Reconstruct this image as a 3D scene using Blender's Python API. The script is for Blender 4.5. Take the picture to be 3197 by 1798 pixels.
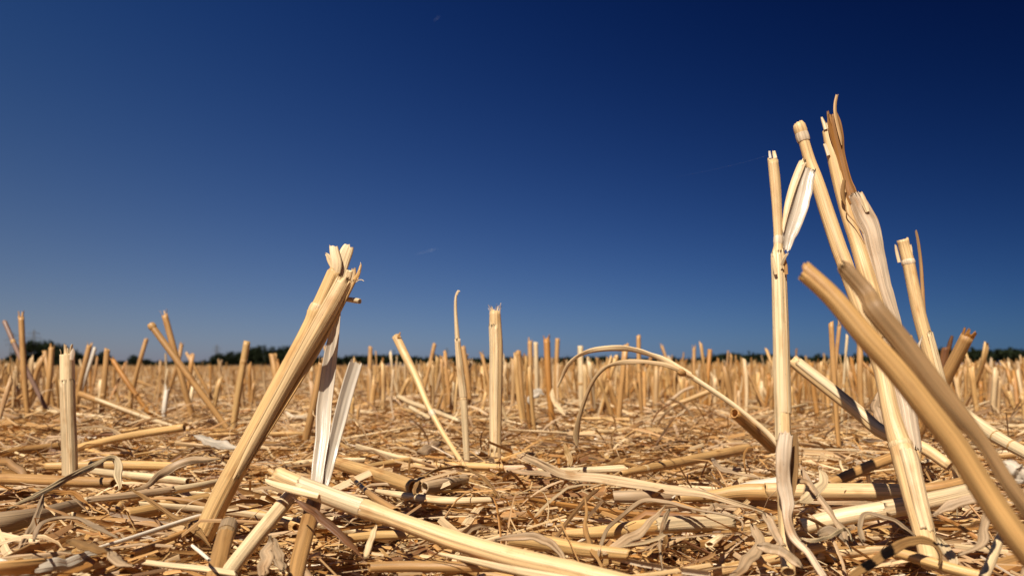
import bpy, math, random
import numpy as np
rad = math.radians
for _o in list(bpy.data.objects): bpy.data.objects.remove(_o)
sc = bpy.context.scene
COL = sc.collection
rng = np.random.default_rng(7)

# ------------------------------------------------------------------ camera, sky, sun, exposure
CAM_H, PITCH, FOC = 0.05, rad(5.55), 2509.0 / 3197.0
cam = bpy.data.cameras.new('camera'); cam_o = bpy.data.objects.new('camera', cam); COL.objects.link(cam_o)
cam.sensor_width = 36.0; cam.lens = 36.0 * FOC
cam.clip_start = 0.01; cam.clip_end = 60000.0
cam_o.location = (0, 0, CAM_H); cam_o.rotation_euler = (math.pi / 2 + PITCH, 0, 0)
cam.dof.use_dof = True; cam.dof.focus_distance = 0.265; cam.dof.aperture_fstop = 24.0
sc.camera = cam_o
sc.view_settings.view_transform = 'Standard'; sc.view_settings.look = 'None'
EXPO = 0.42; sc.view_settings.exposure = EXPO; sc.view_settings.gamma = 1.0
SUN_EL, SUN_AZ = rad(53), rad(-154)          # azimuth clockwise from +Y: behind the camera, a little to the left
w = bpy.data.worlds.new('World'); sc.world = w; w.use_nodes = True
nt = w.node_tree; N = nt.nodes; Lk = nt.links
sky = N.new('ShaderNodeTexSky'); sky.sky_type = 'NISHITA'; sky.sun_disc = False
sky.sun_elevation = SUN_EL; sky.sun_rotation = SUN_AZ
sky.air_density = 0.6; sky.dust_density = 0.6; sky.ozone_density = 3.0


def mth(tree, op, a, b=None, c=None):
    n = tree.nodes.new('ShaderNodeMath'); n.operation = op
    for i, v in enumerate((a, b, c)):
        if v is None: continue
        if isinstance(v, (int, float)): n.inputs[i].default_value = v
        else: tree.links.new(v, n.inputs[i])
    return n.outputs[0]


# the deep blue of a polarised sky: each channel of the sky texture to a power, darker towards the side 90 degrees from the sun
tc = N.new('ShaderNodeTexCoord'); sx = N.new('ShaderNodeSeparateXYZ'); Lk.new(tc.outputs['Generated'], sx.inputs[0])
dx = mth(nt, 'MAXIMUM', mth(nt, 'MINIMUM', sx.outputs[0], 0.65), -0.65)
dz = mth(nt, 'MAXIMUM', mth(nt, 'MINIMUM', sx.outputs[2], 0.5), 0.0)
sr = N.new('ShaderNodeSeparateColor'); Lk.new(sky.outputs[0], sr.inputs[0])
cb = N.new('ShaderNodeCombineColor')
for i, (a, g, b, d, f, h) in enumerate(((-1.052, 0.847, -1.217, -3.612, -5.465, -0.847), (-0.867, 0.983, -0.658, -3.320, -2.569, -0.656), (-0.678, 0.783, -0.224, -2.644, -1.400, -0.740))):
    p = mth(nt, 'POWER', mth(nt, 'MULTIPLY', sr.outputs[i], 0.1), g)
    e = mth(nt, 'MULTIPLY', mth(nt, 'MULTIPLY_ADD', dx, h, mth(nt, 'MULTIPLY_ADD', dz, d, b)), dx)
    e = mth(nt, 'EXPONENT', mth(nt, 'ADD', mth(nt, 'MULTIPLY_ADD', dz, f, e), a + math.log(10.0) - EXPO * math.log(2.0)))
    Lk.new(mth(nt, 'MULTIPLY', p, e), cb.inputs[i])
Lk.new(cb.outputs[0], N['Background'].inputs[0]); N['Background'].inputs[1].default_value = 0.1
sun = bpy.data.lights.new('sun', 'SUN'); sun.energy = 5.0; sun.angle = rad(0.55); sun.color = (1.0, 0.95, 0.86)
sun_o = bpy.data.objects.new('sun', sun); COL.objects.link(sun_o)
sun_o.rotation_euler = (math.pi / 2 - SUN_EL, 0, math.pi - SUN_AZ)

# ------------------------------------------------------------------ helpers: pictures to rays
DS = 3197.0 / 2576.0


def ray(x, y):                                # x, y in a 2576 x 1449 print of the photograph
    cx = (x * DS - 1598.5) / 2509.0; cy = (899.0 - y * DS) / 2509.0
    d = np.array([cx, math.cos(PITCH) - cy * math.sin(PITCH), math.sin(PITCH) + cy * math.cos(PITCH)])
    return d / d[1]


def at(x, y, Y): return np.array([0, 0, CAM_H]) + ray(x, y) * Y


def on(x, y, z):                              # the depth at which a ray meets height z
    d = ray(x, y); return (z - CAM_H) / d[2] if d[2] < -1e-4 else 5.0


def project(p):
    q = np.asarray(p, float) - np.array([0, 0, CAM_H]); c, s = math.cos(PITCH), math.sin(PITCH)
    f = q[..., 1] * c + q[..., 2] * s; u = -q[..., 1] * s + q[..., 2] * c
    return (q[..., 0] / f * 2509 + 1598.5) / DS, (899 - u / f * 2509) / DS


def crop(ox, oy, s): return lambda x, y: ((ox + x / s) / DS, (oy + y / s) / DS), 1.0 / s / DS
D0 = (lambda x, y: (x, y), 1.0)
b1, b2, b3, b4 = (crop(o, 900, 3.22) for o in (0, 800, 1600, 2397))
b5, b6, b7, b8 = (crop(o, 1348, 3.22) for o in (0, 800, 1600, 2397))
t1, t2, r1 = crop(2350, 250, 3.623), crop(2350, 600, 3.623), crop(2310, 250, 2.212)


def pp(m, pts, z=0.004):                      # (x, y, width[, depth]) -> world x, y, z, half width
    f, k = m; out = []
    for q in pts:
        x, y = f(q[0], q[1]); Y = q[3] if len(q) > 3 and q[3] is not None else on(x, y, z)
        p = at(x, y, Y); out.append([*p, q[2] * k * DS * Y / 2509.0 / 2])
    return np.array(out)


def cr(P, K):                                 # Catmull-Rom through rows of P, K samples evenly along the line
    P = np.asarray(P, float)
    if len(P) == 2: P = np.array([P[0], P[0] * 2 / 3 + P[1] / 3, P[0] / 3 + P[1] * 2 / 3, P[1]])
    Q = np.vstack([2 * P[0] - P[1], P, 2 * P[-1] - P[-2]]); out = []
    for i in range(1, len(Q) - 2):
        t = np.linspace(0, 1, 24, endpoint=False)[:, None]; a, b, c, d = Q[i - 1], Q[i], Q[i + 1], Q[i + 2]
        out.append(0.5 * (2 * b + (c - a) * t + (2 * a - 5 * b + 4 * c - d) * t ** 2 + (3 * b - a - 3 * c + d) * t ** 3))
    out = np.vstack([*out, P[-1:]])
    s = np.r_[0, np.cumsum(np.linalg.norm(np.diff(out[:, :3], axis=0), axis=1))]
    u = np.linspace(0, s[-1], K)
    return np.stack([np.interp(u, s, out[:, i]) for i in range(out.shape[1])], 1)


def part_of(C, t0, t1, K):                    # the stretch t0..t1 of a sampled line
    u = np.linspace(t0, t1, K) * (len(C) - 1); i = np.arange(len(C))
    return np.stack([np.interp(u, i, C[:, k]) for k in range(C.shape[1])], 1)


# ------------------------------------------------------------------ helpers: sweeps (N pieces at once)
def nrm(v): return v / np.maximum(np.linalg.norm(v, axis=-1, keepdims=True), 1e-12)


def frame(P, ref, roll=None):                 # P (N,K,3); ref (N,3) the way the broad face looks
    T = nrm(np.gradient(P, axis=1)); Np, K, _ = P.shape
    S = np.empty_like(T); S[:, 0] = nrm(np.cross(T[:, 0], ref))
    for k in range(1, K):
        v = S[:, k - 1]; S[:, k] = nrm(v - (v * T[:, k]).sum(-1, keepdims=True) * T[:, k])
    B = np.cross(S, T)
    if roll is not None:
        c, s = np.cos(roll)[..., None], np.sin(roll)[..., None]; S, B = S * c + B * s, B * c - S * s
    return T, S, B


def arc_len(P): return np.concatenate([np.zeros((P.shape[0], 1)), np.cumsum(np.linalg.norm(np.diff(P, axis=1), axis=-1), 1)], 1)


def grid_faces(Np, R, M, closed):
    J = M if closed else M - 1
    r, j = np.meshgrid(np.arange(R - 1), np.arange(J), indexing='ij'); r, j = r.ravel(), j.ravel(); j2 = (j + 1) % M
    f = np.stack([r * M + j, r * M + j2, (r + 1) * M + j2, (r + 1) * M + j], 1)
    return (f[None] + (np.arange(Np) * R * M)[:, None, None]).reshape(-1, 4), r, j


def pack(V, col, Np, R, M, closed, U, L):     # V (N,R,M,3), U (N,M+1) mm round, L (N,R) mm along
    F, r, j = grid_faces(Np, R, M, closed)
    uv = np.empty((Np, len(r), 4, 2))
    for c, (dr, dj) in enumerate(((0, 0), (0, 1), (1, 1), (1, 0))):
        uv[:, :, c, 0] = U[:, j + dj]; uv[:, :, c, 1] = L[:, r + dr]
    C = np.broadcast_to(col[:, None, :], (Np, R * M, 4)).reshape(-1, 4)
    return V.reshape(-1, 3), F, uv.reshape(-1, 4, 2), C


def tube(P, R, col, M=12, ref=None, groove=0.05, jag=(0.0, 0.001), hollow=0.0, rg=rng, flat=1.0):
    Np, K, _ = P.shape
    ref = np.tile([0.3, 0.9, 0.35], (Np, 1)) if ref is None else ref
    T, S, B = frame(P, ref); a = np.linspace(0, 2 * np.pi, M, endpoint=False)
    g = 1 + groove * rg.uniform(-1, 1, (Np, M)); base = np.cos(a)[:, None] * S[:, :, None] + flat * np.sin(a)[:, None] * B[:, :, None]
    V = P[:, :, None] + base * (R[:, :, None] * g[:, None])[..., None]
    def cut_edge(q):                          # a slanting cut with a few crushed splits
        sl = .5 + .5 * np.cos(a[None] * 1.0 + rg.uniform(0, 6.3, (Np, 1))); sp = np.repeat(rg.uniform(0, 1, (Np, (M + 2) // 3)) ** 4, 3, 1)[:, :M]
        return q * (.45 * sl + .35 * sp + .20 * rg.uniform(0, 1, (Np, M)))
    j0, j1 = cut_edge(jag[0]), cut_edge(jag[1])
    V[:, 0] += T[:, 0][:, None] * j0[..., None]; V[:, -1] -= T[:, -1][:, None] * j1[..., None]
    L = arc_len(P) * 1000; U = np.linspace(0, 1, M + 1)[None] * (2 * np.pi * R.mean(1) * 1000)[:, None]
    if hollow > 0:                            # a wall and the inside of the straw at both ends
        def inner(k, dep, sgn):
            ring = P[:, k, None] + base[:, k] * (R[:, k, None] * g * 0.76)[..., None]
            jj = j0 if k == 0 else -j1
            r1 = ring + T[:, k][:, None] * jj[..., None]
            r2 = P[:, k, None] + base[:, k] * (R[:, k, None] * 0.70)[..., None] + T[:, k][:, None] * (sgn * dep)
            return r1, r2
        a1, a2 = inner(0, hollow, 1); e1, e2 = inner(K - 1, hollow, -1)
        V = np.concatenate([a2[:, None], a1[:, None], V, e1[:, None], e2[:, None]], 1)
        L = np.concatenate([L[:, :1] + hollow * 1000, L[:, :1], L, L[:, -1:], L[:, -1:] - hollow * 1000], 1); K += 4
    return pack(V, col, Np, K, M, True, U, L)


def ribbon(P, W, col, M=7, arc=0.6, roll=None, ref=None, thick=0.0, jag=(0.0, 0.0), ridge=0.0, rg=rng):
    Np, K, _ = P.shape
    ref = np.tile([0.0, 0.0, 1.0], (Np, 1)) if ref is None else ref
    T, S, B = frame(P, ref, roll); arc = np.broadcast_to(np.asarray(arc, float), (Np, K)).copy(); arc[np.abs(arc) < 0.02] = 0.02
    s = np.linspace(-0.5, 0.5, M); th = arc[..., None] * s; Rr = (W / arc)[..., None]
    o_s, o_n = Rr * np.sin(th), Rr * (np.cos(th) - 1)
    if ridge: o_n = o_n + ridge * rg.uniform(-1, 1, (Np, 1, M)) * (W[..., None] > 0)
    V = P[:, :, None] + S[:, :, None] * o_s[..., None] + B[:, :, None] * o_n[..., None]
    j0, j1 = rg.uniform(0, 1, (Np, M)) * jag[0], rg.uniform(0, 1, (Np, M)) * jag[1]
    V[:, 0] += T[:, 0][:, None] * j0[..., None]; V[:, -1] -= T[:, -1][:, None] * j1[..., None]
    L = arc_len(P) * 1000; U = s[None] * (W.mean(1) * 1000)[:, None]
    if thick > 0:
        nn = S[:, :, None] * np.sin(th)[..., None] + B[:, :, None] * np.cos(th)[..., None]
        V = np.concatenate([V, (V - nn * thick)[:, :, ::-1]], 2); U = np.concatenate([U, U[:, ::-1], U[:, :1]], 1)
        return pack(V, col, Np, K, 2 * M, True, U, L)
    return pack(V, col, Np, K, M, False, U, L)


def join(gs):
    Vs, Fs, Us, Cs = [], [], [], []; n = 0
    for V, F, U, C in gs:
        Vs.append(V); Fs.append(F + n); Us.append(U); Cs.append(C); n += len(V)
    return np.vstack(Vs), np.vstack(Fs), np.vstack(Us), np.vstack(Cs)


def make_mesh(name, g, mat, origin=(0, 0, 0), smooth=True):
    V, F, UV, C = g; me = bpy.data.meshes.new(name)
    me.vertices.add(len(V)); me.vertices.foreach_set('co', (V - np.asarray(origin)).astype(np.float32).ravel())
    me.loops.add(F.size); me.loops.foreach_set('vertex_index', F.astype(np.int32).ravel())
    me.polygons.add(len(F)); me.polygons.foreach_set('loop_start', np.arange(len(F), dtype=np.int32) * F.shape[1])
    me.polygons.foreach_set('use_smooth', np.full(len(F), smooth))
    if UV is not None: me.uv_layers.new(name='UVMap').data.foreach_set('uv', UV.astype(np.float32).ravel())
    if C is not None: me.color_attributes.new('tint', 'FLOAT_COLOR', 'POINT').data.foreach_set('color', C.astype(np.float32).ravel())
    me.update(calc_edges=True); me.materials.append(mat)
    return me


def obj(name, me, parent=None, loc=(0, 0, 0)):
    o = bpy.data.objects.new(name, me); COL.objects.link(o); o.parent = parent; o.location = loc
    return o


def tag(o, label=None, cat=None, group=None, kind=None):
    for k, v in (('label', label), ('category', cat), ('group', group), ('kind', kind)):
        if v: o[k] = v
    return o


# ------------------------------------------------------------------ materials
def new_mat(name):
    m = bpy.data.materials.new(name); m.use_nodes = True
    return m, m.node_tree, m.node_tree.nodes['Principled BSDF']


def tex(t, vec, scale, detail=2.0, rough=0.5, dims='3D'):
    n = t.nodes.new('ShaderNodeTexNoise'); n.noise_dimensions = dims
    n.inputs['Scale'].default_value = scale; n.inputs['Detail'].default_value = detail; n.inputs['Roughness'].default_value = rough
    t.links.new(vec, n.inputs['Vector']); return n.outputs['Fac']


def remap(t, v, a, b, c, d):
    n = t.nodes.new('ShaderNodeMapRange'); t.links.new(v, n.inputs[0])
    for i, q in enumerate((a, b, c, d)): n.inputs[i + 1].default_value = q
    return n.outputs[0]


def mixc(t, fac, a, b, mode='MIX'):
    n = t.nodes.new('ShaderNodeMix'); n.data_type = 'RGBA'; n.blend_type = mode; n.clamp_result = False
    for s, v in ((n.inputs[0], fac), (n.inputs[6], a), (n.inputs[7], b)):
        if isinstance(v, (int, float)): s.default_value = v
        elif isinstance(v, tuple): s.default_value = (*v, 1)
        else: t.links.new(v, s)
    return n.outputs[2]


def fibre_mat(name, rough, trans, streak=(0.68, 1.2), stain=0.5, bump=0.5, spec=0.5):
    m, t, bs = new_mat(name); K = t.links
    at_ = t.nodes.new('ShaderNodeAttribute'); at_.attribute_name = 'tint'
    uv = t.nodes.new('ShaderNodeUVMap'); uv.uv_map = 'UVMap'
    s = t.nodes.new('ShaderNodeSeparateXYZ'); K.new(uv.outputs[0], s.inputs[0])
    seed = mth(t, 'MULTIPLY', at_.outputs['Alpha'], 71.0)

    def vec(a, b):
        c = t.nodes.new('ShaderNodeCombineXYZ')
        K.new(mth(t, 'MULTIPLY', s.outputs[0], a), c.inputs[0]); K.new(mth(t, 'MULTIPLY', s.outputs[1], b), c.inputs[1]); K.new(seed, c.inputs[2])
        return c.outputs[0]
    st = tex(t, vec(1.5, 0.025), 1.0, 3.0, 0.6); fine = tex(t, vec(4.5, 0.06), 1.0, 2.0, 0.6)
    bl = tex(t, vec(0.22, 0.07), 1.0, 3.0, 0.6); sp = tex(t, vec(2.6, 1.6), 1.0, 1.0, 0.5)
    col = at_.outputs['Color']
    v = mth(t, 'MULTIPLY', remap(t, st, 0.3, 0.7, *streak), remap(t, fine, 0.3, 0.7, 0.86, 1.12))
    g = t.nodes.new('ShaderNodeCombineColor')
    for i in range(3): K.new(v, g.inputs[i])
    col = mixc(t, 1.0, col, g.outputs[0], 'MULTIPLY')
    col = mixc(t, mth(t, 'MULTIPLY', remap(t, bl, 0.56, 0.72, 0, 1), stain), col, mixc(t, 1.0, col, (0.62, 0.44, 0.27), 'MULTIPLY'))
    col = mixc(t, mth(t, 'MULTIPLY', remap(t, bl, 0.44, 0.30, 0, 1), 0.35), col, mixc(t, 1.0, col, (1.10, 1.18, 1.30), 'MULTIPLY'))
    col = mixc(t, mth(t, 'MULTIPLY', remap(t, sp, 0.74, 0.78, 0, 1), 0.55), col, (0.12, 0.06, 0.03))
    K.new(col, bs.inputs['Base Color'])
    K.new(remap(t, st, 0.3, 0.7, rough + 0.08, rough - 0.06), bs.inputs['Roughness'])
    bs.inputs['Specular IOR Level'].default_value = spec
    b = t.nodes.new('ShaderNodeBump'); b.inputs['Strength'].default_value = bump; b.inputs['Distance'].default_value = 0.00025
    K.new(mth(t, 'ADD', st, mth(t, 'MULTIPLY', fine, 0.5)), b.inputs['Height']); K.new(b.outputs[0], bs.inputs['Normal'])
    if trans:
        tr = t.nodes.new('ShaderNodeBsdfTranslucent'); K.new(mixc(t, 1.0, col, (1.0, 0.86, 0.62), 'MULTIPLY'), tr.inputs[0]); K.new(b.outputs[0], tr.inputs['Normal'])
        mx = t.nodes.new('ShaderNodeMixShader'); mx.inputs[0].default_value = trans
        K.new(bs.outputs[0], mx.inputs[1]); K.new(tr.outputs[0], mx.inputs[2]); K.new(mx.outputs[0], t.nodes['Material Output'].inputs[0])
    return m


STRAW = fibre_mat('straw_skin', 0.44, 0.06, (0.60, 1.26), 0.55, 0.7, 0.38)
LEAF = fibre_mat('dry_leaf', 0.52, 0.22, (0.6, 1.25), 0.6, 0.8, 0.35)
PITH = fibre_mat('pale_straw_inside', 0.30, 0.25, (0.80, 1.12), 0.15, 0.6, 0.6)


def flat_mat(name, c, rough=0.7, metal=0.0):
    m, t, bs = new_mat(name); gm = t.nodes.new('ShaderNodeNewGeometry')
    n = tex(t, gm.outputs['Position'], 3.0, 3.0)
    v = remap(t, n, 0.3, 0.7, 0.75, 1.2); g = t.nodes.new('ShaderNodeCombineColor')
    for i in range(3): t.links.new(v, g.inputs[i])
    t.links.new(mixc(t, 1.0, c, g.outputs[0], 'MULTIPLY'), bs.inputs['Base Color'])
    bs.inputs['Roughness'].default_value = rough; bs.inputs['Metallic'].default_value = metal
    return m


def leaf_mass_mat():
    m, t, bs = new_mat('tree_foliage'); gm = t.nodes.new('ShaderNodeNewGeometry')
    n = tex(t, gm.outputs['Position'], 0.5, 3.0)
    t.links.new(mixc(t, n, (0.004, 0.007, 0.003), (0.020, 0.026, 0.009)), bs.inputs['Base Color']); bs.inputs['Roughness'].default_value = 0.8
    bs.inputs['Specular IOR Level'].default_value = 0.1
    return m


FOLIAGE = leaf_mass_mat(); BARK = flat_mat('tree_bark', (0.09, 0.065, 0.045), 0.9); STEEL = flat_mat('grey_steel', (0.13, 0.14, 0.155), 0.6)

m, t, bs = new_mat('soil_and_straw_dust'); SOIL = m
gm = t.nodes.new('ShaderNodeNewGeometry')
n1 = tex(t, gm.outputs['Position'], 160.0, 6.0, 0.65); n2 = tex(t, gm.outputs['Position'], 14.0, 4.0, 0.6); n3 = tex(t, gm.outputs['Position'], 0.35, 4.0, 0.6)
c = mixc(t, remap(t, n1, 0.35, 0.68, 0, 1), (0.095, 0.052, 0.026), (0.27, 0.155, 0.075))
c = mixc(t, remap(t, n2, 0.35, 0.7, 0, 0.8), c, (0.30, 0.175, 0.085))
c = mixc(t, remap(t, n3, 0.35, 0.7, 0, 0.5), c, (0.33, 0.190, 0.092))
t.links.new(c, bs.inputs['Base Color']); bs.inputs['Roughness'].default_value = 0.9
bp = t.nodes.new('ShaderNodeBump'); bp.inputs['Strength'].default_value = 0.9; bp.inputs['Distance'].default_value = 0.004
t.links.new(n1, bp.inputs['Height']); t.links.new(bp.outputs[0], bs.inputs['Normal'])

# colours of straw (linear): gold, cream, orange, grey, brown
GOLD, CREAM, AMBER = np.array([0.70, 0.410, 0.150]), np.array([0.81, 0.580, 0.315]), np.array([0.46, 0.200, 0.045])
GREY, TAN, BROWN, WHITE = np.array([0.57, 0.375, 0.205]), np.array([0.51, 0.268, 0.090]), np.array([0.20, 0.078, 0.024]), np.array([0.86, 0.70, 0.51])


def colr(rg, n, pal, wts):
    pal = np.array(pal); i = rg.choice(len(pal), n, p=np.array(wts) / sum(wts)); j = rg.choice(len(pal), n, p=np.array(wts) / sum(wts))
    f = rg.uniform(0, 0.5, (n, 1)); c = pal[i] * (1 - f) + pal[j] * f
    return np.c_[c * rg.uniform(0.86, 1.12, (n, 1)), rg.uniform(0, 1, n)]


def one(c, k=1.0): return np.array([[*(np.array(c) * k), random.random()]])


random.seed(5)

# ------------------------------------------------------------------ ground
def gh(x, y):                                 # height of the soil under the straw
    x, y = np.asarray(x, float), np.asarray(y, float); r = np.hypot(x, y)
    k = np.clip((4.0 - r) / 3.0, 0.0, 1.0)
    z = 0.0035 * np.sin(23 * x + 3 * y + 1) * np.cos(17 * y - 5 * x) + 0.0030 * np.sin(41 * x - 29 * y) + 0.0025 * np.sin(9 * x + 2.0) * np.sin(7 * y)
    hole = 0.016 * np.exp(-((x - 0.105) / 0.035) ** 2 - ((y - 0.185) / 0.03) ** 2)
    return -0.010 - .0045 * np.clip((.55 - r) / .2, 0, 1) + z * (0.35 + 0.65 * k) * np.clip(12 / np.maximum(r, 0.1), 0, 1) - hole


nr, na = 230, 168
rr = np.concatenate([[0.0], np.geomspace(0.02, 9000, nr - 1)]); aa = np.linspace(0, 2 * np.pi, na, endpoint=False)
X = rr[:, None] * np.cos(aa); Y = rr[:, None] * np.sin(aa)
V = np.stack([X, Y, gh(X, Y)], -1).reshape(-1, 3); F, _, _ = grid_faces(1, nr, na, True)
tag(obj('ground', make_mesh('ground', (V, F[:, ::-1], None, None), SOIL)), kind='structure')

# ------------------------------------------------------------------ things made of straw: bookkeeping
class Thing:
    def __init__(s, name, label, cat, base, group=None):
        s.stem = None; s.o = bpy.data.objects.new(name, None); COL.objects.link(s.o); s.o.empty_display_size = 0.005
        s.base = np.asarray(base, float); s.o.location = s.base; tag(s.o, label, cat, group)

    def add(s, name, g, mat, parent=None, label=None):
        if parent is None and name in ('splinter', 'fibre', 'node', 'bract') and s.stem: parent = s.stem
        o = obj(name, make_mesh(name, g, mat, s.base), parent or s.o)
        if name == 'stem' or (name == 'blade' and s.stem is None): s.stem = o
        if label: o['label'] = label
        return o


VIEW = lambda C: nrm(np.array([0, 0, CAM_H]) - C[len(C) // 2, :3])[None]     # a broad face turned to the photographer
SEG = 0.0


def g_tube(C, col, M=20, k=1.0, **kw): return tube(C[None, :, :3], C[None, :, 3] * k, one(col), M, VIEW(C), **kw)


CRNG = np.random.default_rng(77)


def crumple(C, amt):                          # kinks and uneven width in a dry leaf
    K = len(C); C = C.copy(); k = max(4, K // 5); t_ = np.linspace(0, 1, K); q = np.linspace(0, 1, k)
    w_ = np.median(C[:, 3]) * 2; env = np.minimum(1, np.minimum(t_, 1 - t_) * 6)
    for i in range(3): C[:, i] += np.interp(t_, q, CRNG.normal(0, amt, k)) * w_ * env
    C[:, 3] *= 1 + np.clip(np.interp(t_, np.linspace(0, 1, k * 2), CRNG.normal(0, amt * .9, k * 2)), -.4, .35) * env
    return C, np.interp(t_, q, CRNG.normal(0, amt * 2.2, k)) * env, np.interp(t_, q, CRNG.normal(0, amt * 3.5, k)) * env


def g_strip(C, col, arc=0.8, roll=0.0, M=7, thick=0.00022, crump=None, **kw):
    if crump: return g_crumpled(C, col, arc, roll, M, thick, crump, **kw)
    r = None if np.isscalar(roll) and roll == 0 else np.linspace(0, 1, len(C))[None] * 0 + np.interp(np.linspace(0, 1, len(C)), np.linspace(0, 1, np.size(roll)) if np.size(roll) > 1 else [0, 1], np.atleast_1d(roll) if np.size(roll) > 1 else [roll, roll])[None]
    a = np.interp(np.linspace(0, 1, len(C)), np.linspace(0, 1, np.size(arc)), arc)[None] if np.size(arc) > 1 else arc
    return ribbon(C[None, :, :3], C[None, :, 3] * 2, one(col), M, a, r, VIEW(C), thick, **kw)


def g_crumpled(C, col, arc, roll, M, thick, amt, **kw):
    t_ = np.linspace(0, 1, len(C)); sp_ = lambda v: np.interp(t_, np.linspace(0, 1, np.size(v)), np.atleast_1d(v)) if np.size(v) > 1 else np.full(len(C), float(v))
    C, dr, da = crumple(C, amt)
    return ribbon(C[None, :, :3], C[None, :, 3] * 2, one(col), M, (sp_(arc) + da)[None], (sp_(roll) + dr)[None], VIEW(C), thick, **kw)


def g_wrap(C, col, ang=3.0, turn=0.0, k=1.10, M=14, **kw):                   # a leaf sheath wrapped round a stem line
    v = VIEW(C); T, S, B = frame(C[None, :, :3], v); R = C[:, 3] * k
    n = (B[0] * math.cos(turn) - S[0] * math.sin(turn)); P = C[:, :3] + n * R[:, None]
    return ribbon(P[None], (R * ang)[None], one(col), M, ang, np.full((1, len(C)), turn), v, 0.00022, **kw)


def g_node(C, t0, t1, col, k=1.12):
    k = 1 + (k - 1) * .75; col = np.asarray(col) * .60 + GOLD * .35
    c = part_of(C, t0, t1, 9); c[:, 3] = c[:, 3].max() * (.93 + (k - .93) * np.sin(np.linspace(0.0, np.pi, 9)) ** 0.6); return tube(c[None, :, :3], c[None, :, 3], one(col), 20, VIEW(c), groove=0.008, jag=(0.0, 0.0))


def splinters(th, C, n, col, L=0.006, w=0.35, spread=0.35, mat=STRAW, name='splinter'):      # torn strips at the top end of a stem line
    tip, d = C[-1, :3], nrm(C[-1, :3] - C[-3, :3]); r = C[-1, 3]; v = VIEW(C)[0]; s = nrm(np.cross(d, v)); b = np.cross(s, d)
    for i in range(n):
        a = 2 * np.pi * (i + random.uniform(-.3, .3)) / n + 0.5; out = s * math.cos(a) + b * math.sin(a); l = L * random.uniform(0.5, 1.15)
        q = random.uniform(0.2, 1) * spread
        P = np.array([tip + out * r * 0.92 - d * 0.004, tip + out * r * 0.95, tip + out * (r + l * q * 0.35) + d * l * 0.5, tip + out * (r + l * q) + d * l])
        c = cr(np.c_[P, np.array([1, 1, 0.85, 0.45]) * r * w * random.uniform(.6, 1.3)], 8)
        th.add(name, ribbon(c[None, :, :3], c[None, :, 3] * 2, one(col, random.uniform(.85, 1.1)), 5, 0.9, None, out[None], 0.0002, jag=(0, 0.0012)), mat)


def swell(C, *ts, k=0.16, s=0.012):           # a stem line thickened at its nodes
    C = C.copy(); u = np.linspace(0, 1, len(C))
    for t_ in ts: C[:, 3] *= 1 + k * np.exp(-((u - t_) / s) ** 2)
    return C


HERO_STAND, HERO_LIE, HERO_LEAF = [], [], []
G_STAND, G_LIE, G_LEAF = 'cut stalks standing in the stubble', 'loose straws lying on the field', 'dry leaf strips among the straw'

# ------------------------------------------------------------------ the big split stalk that leans to the right
C = cr(pp(D0, [(484, 1412, 52, .2355), (516, 1336, 54, .236), (563, 1236, 56, .237), (636, 1100, 52, .238), (706, 967, 50, .239), (762, 860, 46, .240), (797, 790, 46, .241), (826, 725, 44, .242), (846, 678, 42, .243)]), 70)
th = Thing('split_stalk', 'tall thick golden stalk leaning right, its cut top split into spreading flat splinters', 'straw stalk', C[0, :3], G_STAND)
C = swell(C, 0.845, k=0.20, s=0.018)
th.add('stem', g_tube(C, GOLD * .85 + CREAM * .14, 28, k=.94, groove=.06, jag=(0, .004), hollow=.006), STRAW)
th.add('node', g_node(np.c_[C[:, :3], C[:, 3] * .925], .835, .87, CREAM * 1.03, 1.02), STRAW)
S_ = cr(pp(D0, [(585, 1215, 18, .2345), (640, 1115, 30, .2345), (722, 968, 34, .2345), (790, 850, 44, .2345), (840, 765, 48, .236), (880, 690, 46, .238)]), 40)
th.add('sheath', ribbon(S_[None, :, :3], S_[None, :, 3] * 2.7, one(CREAM * .55 + GOLD * .42), 22, 2.6, np.full((1, 40), -.15), VIEW(S_), .0003, jag=(.004, .005), ridge=.00022), STRAW)
S2 = cr(pp(D0, [(612, 1185, 8, .236), (700, 1040, 16, .236), (788, 890, 26, .237), (845, 780, 28, .238), (893, 690, 22, .239)]), 30)
th.add('sheath', g_strip(S2, GOLD * .95, 2.0, .7, M=12, jag=(.004, .004), ridge=.0002), STRAW)
for pts, ar, co in (([(842, 700, 24, .2415), (848, 665, 27, .242), (842, 635, 25, .243), (838, 612, 20, .244)], .7, CREAM), ([(852, 700, 30, .2425), (862, 660, 34, .244), (872, 632, 33, .245), (880, 614, 24, .246)], .5, CREAM * 1.05),
                    ([(838, 672, 14, .243), (830, 655, 15, .243), (824, 642, 10, .243), (816, 636, 3, .243)], .5, CREAM), ([(880, 720, 14, .239), (889, 690, 14, .239), (890, 672, 10, .239)], 1.0, CREAM * .95),
                    ([(893, 705, 12, .239), (902, 688, 9, .239), (907, 670, 6, .239), (908, 662, 2, .239)], .6, GOLD), ([(872, 708, 18, .2385), (877, 690, 18, .2385), (880, 676, 14, .2385)], .8, CREAM)):
    th.add('splinter', g_strip(cr(pp(D0, pts), 10), co, ar, jag=(0, .0012)), STRAW)
for pts in ([(893, 712, 2, .239), (902, 705, 2, .239), (911, 704, 2, .239), (916, 709, 2.4, .239)], [(894, 708, 2, .239), (899, 702, 2, .239), (904, 698, 1.5, .239)], [(905, 680, 2, .239), (907, 668, 1.8, .239), (907, 658, 1.2, .239)]):
    th.add('fibre', g_tube(cr(pp(D0, pts), 8), CREAM, 6), STRAW)
th.add('side_shoot', g_tube(cr(pp(D0, [(868, 752, 12, .242), (888, 755, 13, .241), (907, 758, 13, .240)]), 8), CREAM * .9, 12, hollow=.002, jag=(0, .0006)), STRAW)
HERO_STAND.append(th.o)

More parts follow.
